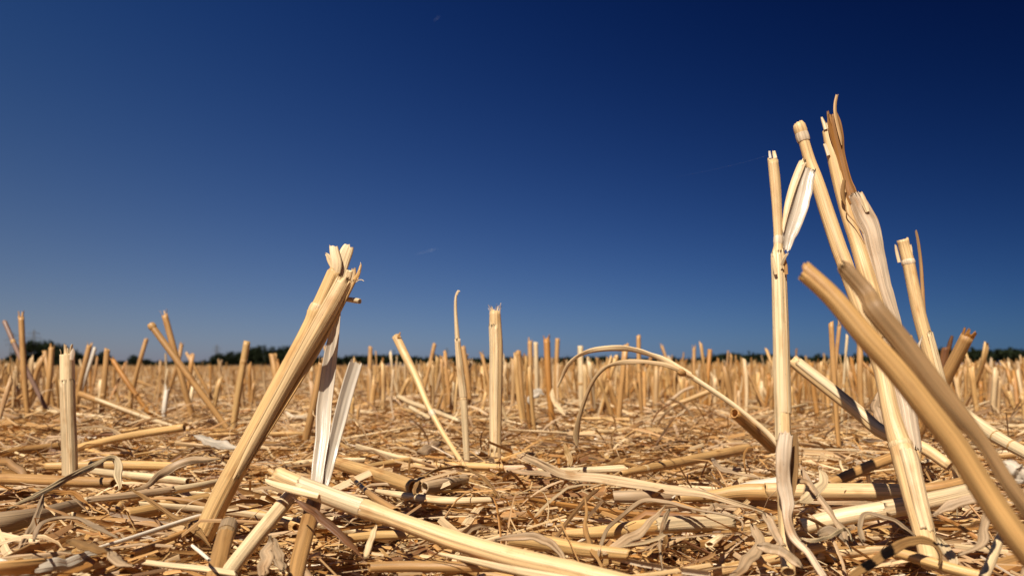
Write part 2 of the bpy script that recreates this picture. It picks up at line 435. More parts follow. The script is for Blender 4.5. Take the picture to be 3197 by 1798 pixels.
# pale strips standing behind it, on a broken stalk
C = cr(pp(D0, [(738, 1475, 40, .196), (752, 1410, 41, .204), (772, 1330, 40, .213), (790, 1262, 38, .222), (797, 1235, 36, .226)]), 26)
th = Thing('broken_stalk', 'broken stalk behind the crossing straw, carrying two tall whitish strips', 'straw stalk', C[0, :3], G_STAND)
th.add('stem', g_tube(C, TAN * .85, 24, hollow=.004, jag=(0, .003)), STRAW)
th.add('strip', g_strip(cr(pp(D0, [(795, 1240, 30, .226), (800, 1200, 33, .230), (810, 1100, 37, .2365), (820, 1000, 40, .2415), (832, 900, 36, .2432), (842, 840, 27, .2440), (850, 780, 16, .2452), (856, 735, 6, .2465)]), 40), WHITE * .82, -1.9, .25, M=11, crump=.03, jag=(.002, .004), ridge=.0001), PITH)
th.add('strip', g_strip(cr(pp(D0, [(808, 1240, 20, .228), (820, 1200, 24, .230), (838, 1120, 30, .236), (860, 1030, 34, .240), (880, 960, 35, .243), (897, 905, 33, .245)]), 34), WHITE * .76, -1.3, -.15, M=11, crump=.03, jag=(.002, .0016), ridge=.0001), PITH)
HERO_STAND.append(th.o)

# the thick straw that crosses in front
C = cr(pp(D0, [(684, 1188, 40, .2165), (740, 1213, 42, .2150), (800, 1236, 43, .2140), (880, 1266, 44, .2125), (945, 1289, 45, .2110), (985, 1303, 40, .2100), (1060, 1330, 42, .2075), (1160, 1364, 46, .2035), (1289, 1402, 50, .198), (1440, 1438, 53, .192), (1600, 1478, 54, .186)]), 80)
th = Thing('crossing_straw', 'thick shiny straw lying across the middle with a white node and a split open end', 'straw', C[40, :3], G_LIE)
th.add('stem', g_tube(swell(C, .278, k=.08), GOLD * .55 + CREAM * .47, 28, groove=.035, jag=(.006, 0), hollow=.006), STRAW)
th.add('node', g_node(C, .262, .292, WHITE * .97, 1.05), STRAW)
th.add('sheath', g_wrap(part_of(C, .075, .27, 24), CREAM * .9 + .02, 2.9, -.25, 1.07, jag=(.004, .0004)), STRAW)
th.add('splinter', g_strip(cr(pp(D0, [(800, 1247, 16, .2105), (740, 1232, 20, .2115), (690, 1218, 16, .213), (663, 1206, 9, .214)]), 14), CREAM, 1.0, jag=(0, .001)), STRAW)
th.add('splinter', g_strip(cr(pp(D0, [(745, 1205, 20, .2145), (715, 1192, 20, .216), (690, 1182, 12, .217)]), 10), CREAM, .9, jag=(0, .002)), STRAW)
th.add('splinter', g_strip(cr(pp(D0, [(700, 1195, 14, .219), (682, 1186, 12, .2195), (672, 1176, 6, .220)]), 10), GOLD, .6, jag=(0, .002)), STRAW)
HERO_LIE.append(th.o)

C = cr(pp(D0, [(548, 1475, 40, .194), (600, 1405, 38, .202), (668, 1322, 37, .212), (712, 1268, 36, .219), (738, 1236, 34, .224)]), 30)
th = Thing('short_stalk', 'short pale stalk leaning right with its tip under the crossing straw', 'straw stalk', C[0, :3], G_STAND)
th.add('stem', g_tube(C, CREAM * .97, 24, hollow=.004, jag=(0, .0008)), STRAW); th.add('node', g_node(swell(C, .80, k=.03), .79, .815, GOLD * .9, 1.03), STRAW); HERO_STAND.append(th.o)

C = cr(pp(D0, [(536, 1480, 44, .192), (548, 1420, 43, .200), (562, 1365, 41, .2075), (573, 1330, 39, .213), (578, 1312, 36, .2155)]), 26)
th = Thing('grey_stub', 'weathered greyish stub with a dark node ring at the foot of the tall split stalk', 'straw stalk', C[0, :3], G_STAND)
th.add('stem', g_tube(swell(C, .8, k=.06, s=.04), TAN * .78, 24, hollow=.004, jag=(0, .003)), STRAW); th.add('node', g_node(C, .76, .84, GREY * .62, 1.12), LEAF)
th.add('sheath', g_wrap(part_of(C, .83, 1.0, 8), GREY * .7, 4.2, .2, 1.12, jag=(0, .003)), LEAF); HERO_STAND.append(th.o)

# the sheathed stalk at the left
C = cr(pp(D0, [(176, 1206, 34, .362), (174, 1120, 34, .364), (170, 1010, 33, .366), (169, 930, 33, .368), (169, 884, 33, .369)]), 30)
th = Thing('sheathed_stalk', 'pale upright stalk with a ragged top, wrapped in a greyish sheath', 'straw stalk', C[0, :3], G_STAND)
th.add('stem', g_tube(C, CREAM * 1.02, 24, groove=.05, jag=(0, .003), hollow=.006), STRAW)
th.add('sheath', g_wrap(part_of(C, 0, .80, 24), CREAM * .93, 4.6, .5, 1.06, jag=(0, .006), ridge=.00022), LEAF)
splinters(th, C, 4, CREAM, .003, .2, .5)
th.add('splinter', g_strip(cr(pp(D0, [(180, 905, 10, .366), (183, 889, 12, .366), (184, 876, 3, .366)]), 8), WHITE * 1.05, .8), PITH)
HERO_STAND.append(th.o)

# middle stalks
C = cr(pp(D0, [(1247, 1172, 27, .412), (1247, 1100, 29, .414), (1248, 980, 32, .415), (1249, 880, 33, .416), (1246, 815, 31, .417), (1245, 782, 28, .418)]), 36)
th = Thing('frayed_stalk', 'straight upright golden stalk with a brushy frayed top against the sky', 'straw stalk', C[0, :3], G_STAND)
th.add('stem', g_tube(C, GOLD * .6 + CREAM * .4, 22, groove=.05, jag=(0, .002), hollow=.006), STRAW)
th.add('sheath', g_wrap(part_of(C, .05, .94, 26), CREAM * 1.0, 2.4, .9, 1.04, jag=(.01, .006), ridge=.0002), STRAW); splinters(th, C, 9, CREAM, .0036, .13, .6); HERO_STAND.append(th.o)

C = cr(pp(D0, [(1176, 1178, 15, .408), (1171, 1090, 17, .409), (1166, 1005, 18, .410), (1160, 950, 17, .411), (1153, 880, 14, .412), (1147, 800, 9, .413), (1146, 758, 7, .413), (1149, 738, 5, .413), (1154, 730, 5, .413)]), 44)
th = Thing('bent_tip_stalk', 'thin tapering upright stalk whose wispy tip bends over to the right', 'straw stalk', C[0, :3], G_STAND)
th.add('stem', g_tube(swell(C, .38, k=.1), CREAM * .95, 14, groove=.03, jag=(0, .001)), STRAW); th.add('node', g_node(C, .37, .39, CREAM * 1.1, 1.12), STRAW)
th.add('sheath', g_wrap(part_of(C, .39, .74, 18), CREAM * 1.02, 3.8, .2, 1.12, jag=(0, .008)), LEAF)
th.add('splinter', g_strip(cr(pp(D0, [(1149, 742, 5, .412), (1153, 733, 5, .412), (1157, 733, 3, .412)]), 6), CREAM, .5), STRAW); HERO_STAND.append(th.o)

C = cr(pp(D0, [(1196, 1212, 11, .352), (1160, 1160, 12, .372), (1115, 1090, 13, .386), (1076, 1018, 15, .396), (1050, 955, 19, .405), (1020, 895, 21, .413), (996, 845, 21, .420)]), 44)
th = Thing('leaning_slim_stalk', 'slim golden stalk leaning left, thinner below the knot at its middle', 'straw stalk', C[0, :3], G_STAND)
th.add('stem', g_tube(C, GOLD * .7 + CREAM * .3, 18, groove=.03, jag=(0, .0008), hollow=.005), STRAW); th.add('node', g_node(C, .50, .535, WHITE * .95, 1.22), STRAW)
th.add('splinter', g_strip(cr(pp(D0, [(1000, 850, 5, .416), (1005, 841, 5, .416), (1007, 835, 2, .416)]), 6), TAN, .5), STRAW); HERO_STAND.append(th.o)

# arching dry leaf and the hollow stub below it
A1 = cr(pp(D0, [(1972, 1136, 20, .31), (1930, 1088, 20, .315), (1850, 1022, 19, .32), (1770, 967, 19, .325), (1700, 924, 20, .33), (1640, 896, 21, .335), (1575, 880, 18, .34), (1510, 879, 15, .345), (1462, 893, 13, .35), (1432, 918, 11, .353), (1415, 950, 8, .356), (1402, 974, 4, .357)]), 60)
th = Thing('arching_leaf', 'forked dry leaf stalk arching over in a long bow against the stubble', 'dry leaf', A1[0, :3], G_LEAF)
th.add('stalk', g_tube(part_of(A1, 0, .47, 30), CREAM * .95, 14, k=.68, groove=.10), STRAW)
th.add('blade', g_strip(part_of(A1, .40, 1, 40), CREAM * .9 + TAN * .1, [1.8, 1.4, 1.0, 1.4, 1.0], [.2, .6, .9, 1.0], ridge=.0001, crump=.12), LEAF)
th.add('blade', g_strip(cr(pp(D0, [(1745, 950, 8, .324), (1712, 932, 13, .326), (1660, 913, 13, .328), (1600, 906, 14, .33), (1545, 918, 13, .333), (1500, 950, 12, .336), (1472, 1000, 11, .338), (1455, 1052, 13, .340), (1450, 1095, 19, .341), (1452, 1120, 8, .341)]), 46), CREAM * .5 + TAN * .45, [2.2, 1.6, 2.2, 1.2], [.2, -.3, .5, .9], ridge=.0001, crump=.14), LEAF)
th.add('node', g_tube(cr(pp(D0, [(1722, 941, 13, .326), (1713, 936, 19, .325), (1704, 931, 10, .325)]), 9), TAN, 12), LEAF)
th.add('fibre', g_tube(cr(pp(D0, [(1724, 945, 1.6, .325), (1727, 952, 1.6, .325), (1736, 954, 1.6, .325), (1741, 951, 1.2, .325)]), 10), GREY * .6, 5), LEAF)
HERO_LEAF.append(th.o)
C = cr(pp(b3, [(2225, 1250, 96, .305), (2330, 1340, 98, .312), (2460, 1460, 98, .322), (2620, 1610, 95, .334)]), 16)
th = Thing('hollow_stub', 'short hollow amber stub with its open end facing left under the arching leaf', 'straw stalk', C[-1, :3], G_STAND)
th.add('stem', g_tube(C, AMBER * .5 + TAN * .5, 22, hollow=.012, jag=(.001, 0)), STRAW); th.add('sheath', g_wrap(part_of(C, .15, 1, 10), TAN, 2.2, -.9, 1.07, jag=(.004, 0)), LEAF); HERO_STAND.append(th.o)

# ------------------------------------------------------------------ the right-hand clump
C = cr(pp(D0, [(1984, 1440, 34, .200), (1979, 1370, 35, .208), (1975, 1250, 36, .212), (1971, 1100, 36, .216), (1966, 900, 36, .221), (1960, 700, 33, .226), (1957, 642, 31, .228), (1958, 612, 22, .229), (1955, 530, 24, .2315), (1950, 455, 27, .2335), (1943, 392, 25, .235)]), 80)
th = Thing('torn_leaf_stalk', 'tall vertical stalk with a broad pale leaf torn off to the right at its node', 'straw stalk', C[0, :3], G_STAND)
th.add('stem', g_tube(C, GOLD * .55 + CREAM * .45, 24, groove=.04, jag=(0, .004), hollow=.006), STRAW); th.add('node', g_node(C, .762, .787, WHITE * .98, 1.12), STRAW)
th.add('sheath', g_wrap(part_of(C, .36, .755, 40), CREAM * .92, 2.2, -.9, 1.08, jag=(.0, .003), ridge=.0003), STRAW)
th.add('sheath', g_wrap(part_of(C, .30, .75, 40), CREAM * .95, 1.3, 1.0, 1.09, jag=(.0, .002), ridge=.0002), STRAW)
for pts, co in (([(1938, 398, 7, .2345), (1936, 385, 6, .235), (1935, 377, 3, .235)], WHITE * .9), ([(1950, 398, 11, .2345), (1947, 384, 9, .235), (1945, 377, 6, .235)], CREAM), ([(1956, 490, 9, .2315), (1958, 460, 8, .2325), (1957, 440, 4, .233)], CREAM),
                ([(1966, 668, 9, .2235), (1974, 648, 8, .2225), (1985, 634, 3, .222)], CREAM), ([(1978, 690, 9, .2235), (1976, 665, 9, .2235), (1972, 645, 6, .2235)], TAN), ([(1952, 690, 8, .2235), (1946, 660, 8, .2235), (1945, 640, 3, .2235)], CREAM)):
    th.add('splinter', g_strip(cr(pp(D0, pts), 8), co, .8, jag=(0, .001)), STRAW)
th.add('leaf', g_strip(cr(pp(r1, [(318, 1185, 40, .2285), (332, 1110, 80, .2295), (352, 1030, 112, .2305), (390, 900, 132, .232), (432, 760, 130, .234), (462, 650, 112, .2355), (480, 590, 96, .236)]), 36), WHITE * .84, [-.9, -1.2, -.9], -.35, M=11, crump=.035, jag=(.001, .003), ridge=.00022), PITH)
th.add('leaf', g_strip(cr(pp(r1, [(297, 1060, 8, .2285), (306, 980, 28, .2295), (332, 850, 46, .231), (370, 720, 54, .2335), (416, 600, 56, .2355), (444, 540, 52, .2365)]), 30), CREAM * .95, .6, .1, M=9, jag=(.001, .003), ridge=.0002), STRAW)
th.add('leaf', g_strip(cr(pp(b8, [(190, -20, 150, .211), (165, 200, 160, .209), (165, 500, 150, .207), (190, 700, 140, .205), (190, 860, 95, .203), (270, 1050, 105, .201), (420, 1230, 75, .197), (560, 1449, 70, .19)]), 50), GREY * .6 + WHITE * .4, [1.6, 1.2, 1.8, 1.0], [0, .2, -.2, .4, 0], M=11, crump=.035, jag=(.002, 0), ridge=.0002), LEAF)
th.add('leaf', g_strip(cr(pp(b8, [(258, -10, 70, .2135), (265, 200, 85, .2125), (262, 420, 80, .2115), (250, 600, 40, .2105), (225, 680, 12, .210)]), 26), TAN * .6, 1.3, -.5, M=9, jag=(.001, 0), ridge=.0002), LEAF)
HERO_STAND.append(th.o)

C = cr(np.vstack([pp(b8, [(1640, 1330, 190, .204), (1585, 1080, 195, .209), (1510, 800, 205, .215), (1430, 480, 225, .221), (1375, 260, 235, .225)]), pp(b4, [(1285, 1430, 190, .229), (1225, 1200, 165, .232), (1175, 950, 158, .236), (1105, 700, 152, .240)]),
    pp(r1, [(735, 1300, 106, .250), (690, 1180, 105, .252), (640, 1030, 102, .2545), (590, 880, 98, .257), (532, 700, 90, .2595), (482, 560, 80, .2615), (447, 440, 74, .2625), (430, 385, 80, .263), (418, 345, 92, .263), (402, 298, 76, .2635)])]), 100)
th = Thing('smooth_stalk', 'tall smooth straw-yellow stalk leaning left, cut just above its whitish top node', 'straw stalk', C[0, :3], G_STAND)
th.add('stem', g_tube(C, GOLD * .62 + CREAM * .38, 26, groove=.02, jag=(0, .0012), hollow=.004), STRAW); th.add('node', g_node(C, .953, .978, WHITE * .97, 1.06), STRAW); th.add('node', g_node(C, .235, .250, CREAM, 1.04), STRAW)
th.add('sheath', g_wrap(part_of(C, .05, .23, 26), CREAM * .85 + TAN * .1, 2.0, -.8, 1.07, jag=(.004, .001), ridge=.0002), STRAW)
for q in ((2004, 318), (2012, 312), (2022, 316)): th.add('splinter', g_strip(cr(pp(D0, [(q[0] + 3, q[1] + 8, 9, .263), (q[0] - 1, q[1] - 3, 10, .263), (q[0] - 3, q[1] - 9, 7, .263)]), 6), CREAM, .7, jag=(0, .0008)), STRAW)
HERO_STAND.append(th.o)

C = cr(np.vstack([pp(b8, [(1500, 330, 60, .2265), (1470, 180, 130, .229)]), pp(b4, [(1420, 1380, 160, .2325), (1390, 1200, 160, .235), (1330, 1000, 150, .238), (1240, 700, 145, .243)]),
    pp(r1, [(905, 1449, 108, .251), (860, 1300, 104, .253), (808, 1130, 92, .256), (762, 1000, 84, .258), (722, 870, 80, .260), (682, 700, 84, .262), (634, 500, 76, .264), (592, 330, 54, .266)])]), 90)
th = Thing('brown_leaf_stalk', 'tallest splintered stalk of the clump, topped by a curled rust brown leaf', 'straw stalk', C[0, :3], G_STAND)
th.add('stem', g_tube(C, GOLD * .7 + CREAM * .3, 26, groove=.04, jag=(0, .004), hollow=.005), STRAW); th.add('sheath', g_wrap(part_of(C, .02, .36, 30), GREY * .55 + WHITE * .4, 2.6, -.2, 1.12, jag=(.003, .010), ridge=.0003), LEAF)
for pts, co in (([(592, 340, 28, .264), (580, 300, 26, .265), (570, 275, 20, .2655), (560, 245, 8, .266)], CREAM * .82), ([(606, 350, 26, .265), (598, 310, 24, .266), (594, 292, 16, .266)], CREAM * .82), ([(612, 520, 26, .262), (596, 470, 24, .263), (585, 440, 20, .2635), (584, 428, 10, .2635)], CREAM * .82)):
    th.add('splinter', g_strip(cr(pp(r1, pts), 10), co, .8, jag=(0, .0015)), STRAW)
curl = cr(pp(r1, [(638, 225, 62, .2635), (650, 300, 96, .263), (670, 400, 96, .2625), (690, 500, 68, .262), (715, 600, 60, .261), (740, 700, 66, .260), (762, 775, 86, .259), (790, 850, 60, .258)]), 50)
th.add('leaf', g_strip(curl, AMBER * .62 + BROWN * .25, [-1.2, -1.8, -1.8, -1.6, -1.2], [.25, .1, 0, 0], M=11, jag=(.005, 0), ridge=.0003), LEAF, label='rust brown curled leaf')
th.add('leaf', g_strip(cr(pp(r1, [(674, 92, 20, .263), (660, 160, 24, .2625), (660, 230, 26, .262), (678, 320, 26, .2615), (697, 400, 22, .261), (704, 450, 8, .261)]), 24), TAN * .7 + CREAM * .3, 1.0, .3, jag=(.001, 0)), LEAF)  # right edge of the brown curl, its lit look put into a paler colour
th.add('leaf', g_strip(cr(pp(r1, [(606, 205, 12, .265), (612, 250, 22, .2645), (630, 340, 26, .264), (660, 450, 22, .2635)]), 18), AMBER * .6 + BROWN * .2, .9, .2, jag=(.001, 0)), LEAF)
th.add('leaf', g_strip(np.vstack([cr(np.vstack([pp(r1, [(765, 770, 70, .258), (818, 850, 128, .2565), (868, 960, 146, .255), (908, 1050, 136, .2535), (938, 1180, 114, .252), (968, 1300, 106, .2505), (1003, 1449, 100, .249)]), pp(b4, [(1290, 330, 110, .246), (1350, 560, 60, .244)])]), 54)]), GREY * .65 + WHITE * .28, [1.4, .9, .8, 1.2, 1.6], [-.1, .15, .1, .3], M=13, crump=.035, jag=(.004, 0), ridge=.0002), LEAF, label='broad pale grey leaf')
th.add('leaf', g_strip(cr(pp(r1, [(818, 766, 40, .2575), (848, 830, 48, .256), (880, 910, 30, .2545)]), 12), CREAM * .9, .8, jag=(.002, 0)), LEAF)
th.add('leaf', g_strip(cr(pp(r1, [(722, 690, 26, .2565), (712, 760, 34, .2565), (716, 820, 30, .2565), (732, 870, 12, .2565)]), 14), TAN * .75, 1.4, .3), LEAF)
th.add('fibre', g_tube(cr(pp(r1, [(730, 850, 7, .2555), (738, 915, 9, .2555), (792, 980, 7, .254), (860, 1070, 6, .252)]), 14), TAN * .8, 6), STRAW)
HERO_STAND.append(th.o)

C = cr(pp(D0, [(2424, 1232, 34, .335), (2398, 1110, 35, .338), (2364, 985, 35, .341), (2334, 870, 34, .344), (2312, 790, 32, .346), (2296, 715, 30, .348), (2285, 660, 30, .349), (2275, 622, 28, .350), (2270, 600, 28, .350)]), 60)
th = Thing('cut_top_stalk', 'shiny stalk at the right with a short cut stub above its node and thin leaf', 'straw stalk', C[0, :3], G_STAND)
th.add('stem', g_tube(C, GOLD * .6 + CREAM * .4, 24, groove=.02, jag=(0, .0012), hollow=.006), STRAW); th.add('node', g_node(C, .885, .912, WHITE * .96, 1.14), STRAW)
th.add('sheath', g_wrap(part_of(C, .02, .62, 36), CREAM * .92, 1.7, -1.1, 1.14, jag=(.003, .012), ridge=.0002), STRAW)
th.add('leaf', g_strip(cr(pp(t2, [(1845, 420, 26, .352), (1875, 560, 36, .352), (1905, 800, 44, .352), (1925, 1100, 46, .351), (1945, 1350, 40, .35), (2010, 1650, 24, .348)]), 26), TAN * .8 + GREY * .2, 1.4, .4, jag=(.0015, 0)), LEAF)
for pts in ([(2292, 650, 9, .3475), (2290, 625, 9, .348), (2288, 612, 6, .348)], [(2262, 660, 8, .3475), (2255, 630, 7, .348), (2252, 612, 3, .348)]): th.add('splinter', g_strip(cr(pp(D0, pts), 8), CREAM, .8, jag=(0, .001)), STRAW)
th.add('bract', g_strip(cr(pp(b4, [(1490, 680, 70, .335), (1505, 600, 50, .335), (1530, 540, 26, .335), (1558, 472, 5, .335)]), 12), WHITE * .85, 1.6, .2, ridge=.0001), LEAF)
HERO_STAND.append(th.o)

# the two out-of-focus stalks close to the lens
C = cr(pp(t2, [(545, 850, 215, .147), (900, 1175, 215, .144), (1106, 1380, 215, .1425)]), 12)
C = cr(np.vstack([pp(t2, [(540, 855, 220, .147), (895, 1180, 228, .144)]), pp(b4, [(990, 490, 222, .141), (1290, 820, 228, .139), (1590, 1200, 234, .137)]), pp(b8, [(1890, 140, 240, .1355), (2190, 610, 245, .134), (2566, 1140, 250, .132)]), pp(D0, [(2790, 1640, 62, .129)])]), 60)[::-1]
th = Thing('near_blurred_stalk', 'thick out-of-focus amber stalk slanting across the clump close to the lens', 'straw stalk', C[0, :3], G_STAND)
th.add('stem', g_tube(C, GOLD * .58 + AMBER * .28, 26, groove=.05, jag=(0, .004), hollow=.008), STRAW); HERO_STAND.append(th.o)
C = cr(np.vstack([pp(t2, [(965, 780, 80, .150), (1030, 860, 190, .149), (1275, 1140, 225, .147)]), pp(b4, [(1040, 180, 240, .144), (1340, 540, 245, .142), (1640, 930, 240, .140), (1890, 1240, 235, .1385)]), pp(b8, [(2170, 130, 160, .137), (2576, 740, 170, .134)]), pp(D0, [(2850, 1600, 44, .130)])]), 60)[::-1]
th = Thing('near_blurred_leaf', 'folded greyish out-of-focus leaf slanting along the amber stalk close to the lens', 'dry leaf', C[0, :3], G_LEAF)
th.add('blade', g_strip(C, TAN * .55 + GREY * .20, [1.6, 1.8, 1.6], .1, M=13, jag=(0, .002), ridge=.0002), LEAF); HERO_LEAF.append(th.o)

# slanting straws and stubs behind the clump
C = cr(np.vstack([pp(b4, [(205, 690, 120, .308), (330, 790, 128, .306), (600, 1000, 132, .300), (900, 1240, 130, .292), (1150, 1445, 128, .285)]), pp(b8, [(1540, 150, 120, .275), (1830, 345, 105, .268)])]), 40)
th = Thing('slanting_straw', 'split straw slanting down to the right from behind the torn-leaf stalk', 'straw', C[-1, :3], G_LIE)
th.add('stem', g_tube(C, GOLD * .5 + CREAM * .5, 22, jag=(.006, 0), hollow=.008), STRAW); th.add('sheath', g_wrap(part_of(C, .03, .7, 26), CREAM * .9, 2.0, .9, 1.1, jag=(.008, .004), ridge=.0002), STRAW); HERO_LIE.append(th.o)
C = cr(np.vstack([pp(b4, [(1750, 1090, 130, .318), (1850, 1180, 140, .313), (2040, 1320, 145, .305), (2230, 1449, 145, .298)]), pp(b8, [(2400, 110, 125, .29), (2700, 270, 120, .28)])]), 34)
th = Thing('jointed_straw', 'shiny straw sloping down to the right edge with two ring nodes', 'straw', C[-1, :3], G_LIE)
th.add('stem', g_tube(C, CREAM * .95, 22, jag=(.001, 0), hollow=.005), STRAW); [th.add('node', g_node(C, a, a + .02, TAN * .85, 1.05), STRAW) for a in (.62, .78)]; HERO_LIE.append(th.o)
C = cr(pp(D0, [(2296, 1112, 30, .50), (2340, 1030, 31, .49), (2390, 930, 32, .48), (2436, 842, 32, .47)]), 20)
th = Thing('shaded_stalk', 'thick tan stalk leaning right behind the cut-top stalk, half in shadow', 'straw stalk', C[0, :3], G_STAND)
th.add('stem', g_tube(C, TAN * .95, 20, jag=(0, .003), hollow=.008), STRAW); splinters(th, C, 6, AMBER, .004, .4, .1); HERO_STAND.append(th.o)
C = cr(pp(D0, [(2352, 1070, 18, .52), (2362, 980, 19, .52), (2374, 905, 20, .52), (2380, 868, 18, .52)]), 16)
th = Thing('dark_brown_stalk', 'dark brown broken stalk just left of the thick tan leaning one', 'straw stalk', C[0, :3], G_STAND)
th.add('stem', g_tube(C, BROWN * 1.1, 14, jag=(0, .004), hollow=.004), LEAF); th.add('splinter', g_strip(cr(pp(b4, [(1815, 620, 50, .52), (1835, 540, 45, .52), (1855, 475, 26, .52)]), 8), BROWN * .8, 1.4), LEAF); HERO_STAND.append(th.o)


def lying(name, label, m, pts, col, z=.004, M=18, cat='straw', node=(), sheath=None, jag=(.002, .002), K=30):
    C = cr(pp(m, pts, z), K); th = Thing(name, label, cat, C[len(C) // 2, :3], G_LIE)
    th.add('stem', g_tube(swell(C, *node, k=.05), col, M, groove=.045, jag=jag, hollow=.006), STRAW)
    for a in node: th.add('node', g_node(C, a - .012, a + .012, CREAM * .95, 1.06), STRAW)
    if sheath: th.add('sheath', g_wrap(part_of(C, sheath[0], sheath[1], 22), sheath[2], 2.3, sheath[3] if len(sheath) > 3 else .3, 1.09, jag=(.004, .004), ridge=.0002), LEAF)
    HERO_LIE.append(th.o); return th


def blade(name, label, m, pts, col, z=.006, arc=1.0, roll=0.0, K=30, M=9, mat=None, **kw):
    C = cr(pp(m, pts, z), K + 14); q_ = np.linspace(0, 1, len(C)); C[:, 3] *= .9 * np.clip(np.minimum(q_ * 5 + .35, (1 - q_) * 3.5 + .18), 0, 1); th = Thing(name, label, 'dry leaf', C[0, :3], G_LEAF)
    th.add('blade', g_strip(C, col, np.asarray(arc) * .6, roll, M=M, ridge=.00028, jag=(.003, .003), crump=.10, **kw), mat or LEAF); HERO_LEAF.append(th.o); return th


# lying straws, right foreground
lying('lying_straw', 'level golden straw with a shadow band, left of the smooth stalk', b8, [(-40, 590, 150, .285), (300, 600, 165, .283), (700, 600, 165, .281), (1100, 602, 165, .278), (1420, 612, 160, .275)], GOLD * .6 + CREAM * .4, node=(.3,))
lying('lying_straw', 'tan straw rising to the right behind the foot of the smooth stalk', b8, [(1480, 585, 100, .27), (1800, 540, 105, .265), (2150, 455, 100, .258)], TAN)
lying('lying_straw', 'thick creased straw rising to the right under the level golden one', b8, [(330, 960, 150, .245), (620, 880, 165, .243), (1000, 810, 170, .24), (1400, 745, 170, .236), (1800, 660, 160, .231), (2200, 560, 150, .226)], CREAM * .92, sheath=(.45, .95, CREAM * .9))
lying('lying_straw', 'thin tan straw propped up behind the level golden one with a dark shadow spot', b8, [(600, 530, 90, .318), (850, 420, 100, .322), (1060, 330, 104, .326), (1300, 240, 104, .33)], TAN * .95)
lying('lying_straw', 'smooth golden straw running out at the bottom right corner', b8, [(1250, 1200, 100, .192), (1500, 1270, 108, .19), (1800, 1360, 112, .187), (2250, 1480, 112, .182)], GOLD * .9)
lying('lying_straw', 'short pale straw standing on end in the bottom right corner', b8, [(2380, 930, 70, .185), (2300, 1150, 85, .182), (2230, 1330, 90, .178), (2150, 1500, 90, .174)], CREAM * .9, node=(.5,))
lying('lying_straw', 'wide straw half under the torn-leaf stalk, running left to the long crossing leaf', b7, [(2576, 600, 165, .283), (2300, 600, 150, .286), (2000, 640, 110, .287), (1650, 660, 90, .287)], GOLD * .9)
lying('lying_straw', 'white-edged straw reaching the torn-leaf stalk from the left', b7, [(2700, 500, 100, .288), (2400, 550, 100, .29), (2120, 610, 70, .292)], WHITE * .85)
# middle
lying('lying_straw', 'long straw sloping up to the right in front of the arching leaf', b7, [(1080, 420, 60), (1500, 340, 90), (2000, 240, 100), (2380, 160, 90)], TAN * .6 + GOLD * .4, .006, node=(.15,))
lying('lying_straw', 'thick golden straw with a shadow stripe in the middle foreground', b7, [(480, 1020, 60), (900, 1010, 130), (1300, 960, 150), (1700, 925, 165), (2250, 900, 150)], GOLD, .005, node=(.33,), sheath=(.5, 1, CREAM * .85))
lying('lying_straw', 'split straw below the shadow-striped one', b7, [(-60, 1080, 100), (300, 1110, 150), (700, 1180, 140), (1200, 1230, 100)], GOLD * .9, .003)
lying('lying_straw', 'brown-grey stub with a broken end in front of the long crossing leaf', b7, [(1000, 650, 110, None), (1250, 650, 120, None), (1640, 640, 90, None)], GREY * .85, .006)
lying('lying_straw', 'thin pale straw along the bottom edge below the crossing straw', b6, [(1830, 1220, 30), (2200, 1300, 60), (2576, 1385, 80), (3200, 1500, 90)], CREAM * 1.02, .004)
lying('lying_straw', 'straw lying level behind the feet of the two middle upright stalks', b6, [(1540, 340, 55), (1900, 335, 70), (2200, 345, 75), (2500, 358, 65)], GOLD, .005, node=(.06,))
lying('lying_straw', 'shorter straw meeting the level one from the left at a node', b6, [(880, 420, 60), (1200, 340, 70), (1560, 285, 75)], GOLD * .9, .004)
lying('lying_straw', 'thick tan straw emerging behind the pale strips and sloping right', b6, [(740, 290, 110), (1000, 370, 130), (1300, 460, 140), (1600, 560, 140)], GOLD * .75 + AMBER * .1, .008)
lying('lying_straw', 'small stick leaning over the thick tan straw', b6, [(960, 460, 36, None), (1100, 590, 55, None), (1250, 700, 70, None), (1420, 800, 80, None)], TAN * .9, .012)
lying('lying_straw', 'grey hollow stub in the middle of the litter', b6, [(1680, 560, 110), (1850, 530, 120), (2100, 470, 100)], GREY * .8, .006)
lying('lying_straw', 'long split straw running right below the grey stub', b6, [(1200, 590, 40), (1500, 640, 70), (1900, 690, 80), (2400, 680, 50)], CREAM, .005)
lying('lying_straw', 'short golden straw under the crossing straw beside a white chip', b6, [(900, 1070, 80), (1250, 1040, 90), (1650, 1030, 70)], GOLD * .95, .003)
lying('lying_straw', 'wide flattened tan straw along the bottom edge', b6, [(1100, 1360, 90), (1500, 1350, 100), (2000, 1355, 100), (2700, 1350, 90)], TAN * .95, .002)
# left
lying('lying_straw', 'thick weathered straw lying level at the left edge in front of the sheathed stalk', b5, [(-150, 465, 100, None), (300, 480, 110, None), (800, 500, 105, None), (1160, 510, 90, None)], TAN * .85, .006)
lying('lying_straw', 'level straw passing behind the sheathed stalk', b5, [(440, 345, 75), (800, 340, 90), (1300, 335, 95), (1750, 345, 85)], GOLD * .75 + TAN * .2, .004)
lying('lying_straw', 'straw sloping down to the right between the folded leaf and the tall split stalk', b5, [(850, 380, 60), (1200, 425, 80), (1550, 460, 85), (1900, 500, 70)], CREAM * .85, .004)
lying('lying_straw', 'dull straw at the left edge behind the sheathed stalk', b5, [(-100, 225, 80), (200, 190, 90), (600, 150, 90)], TAN * .9, .004)
lying('lying_straw', 'long straw sloping up to the right behind the sheathed stalk', b5, [(800, 140, 50), (1200, 80, 60), (1800, -10, 60)], GOLD * .8, .004)
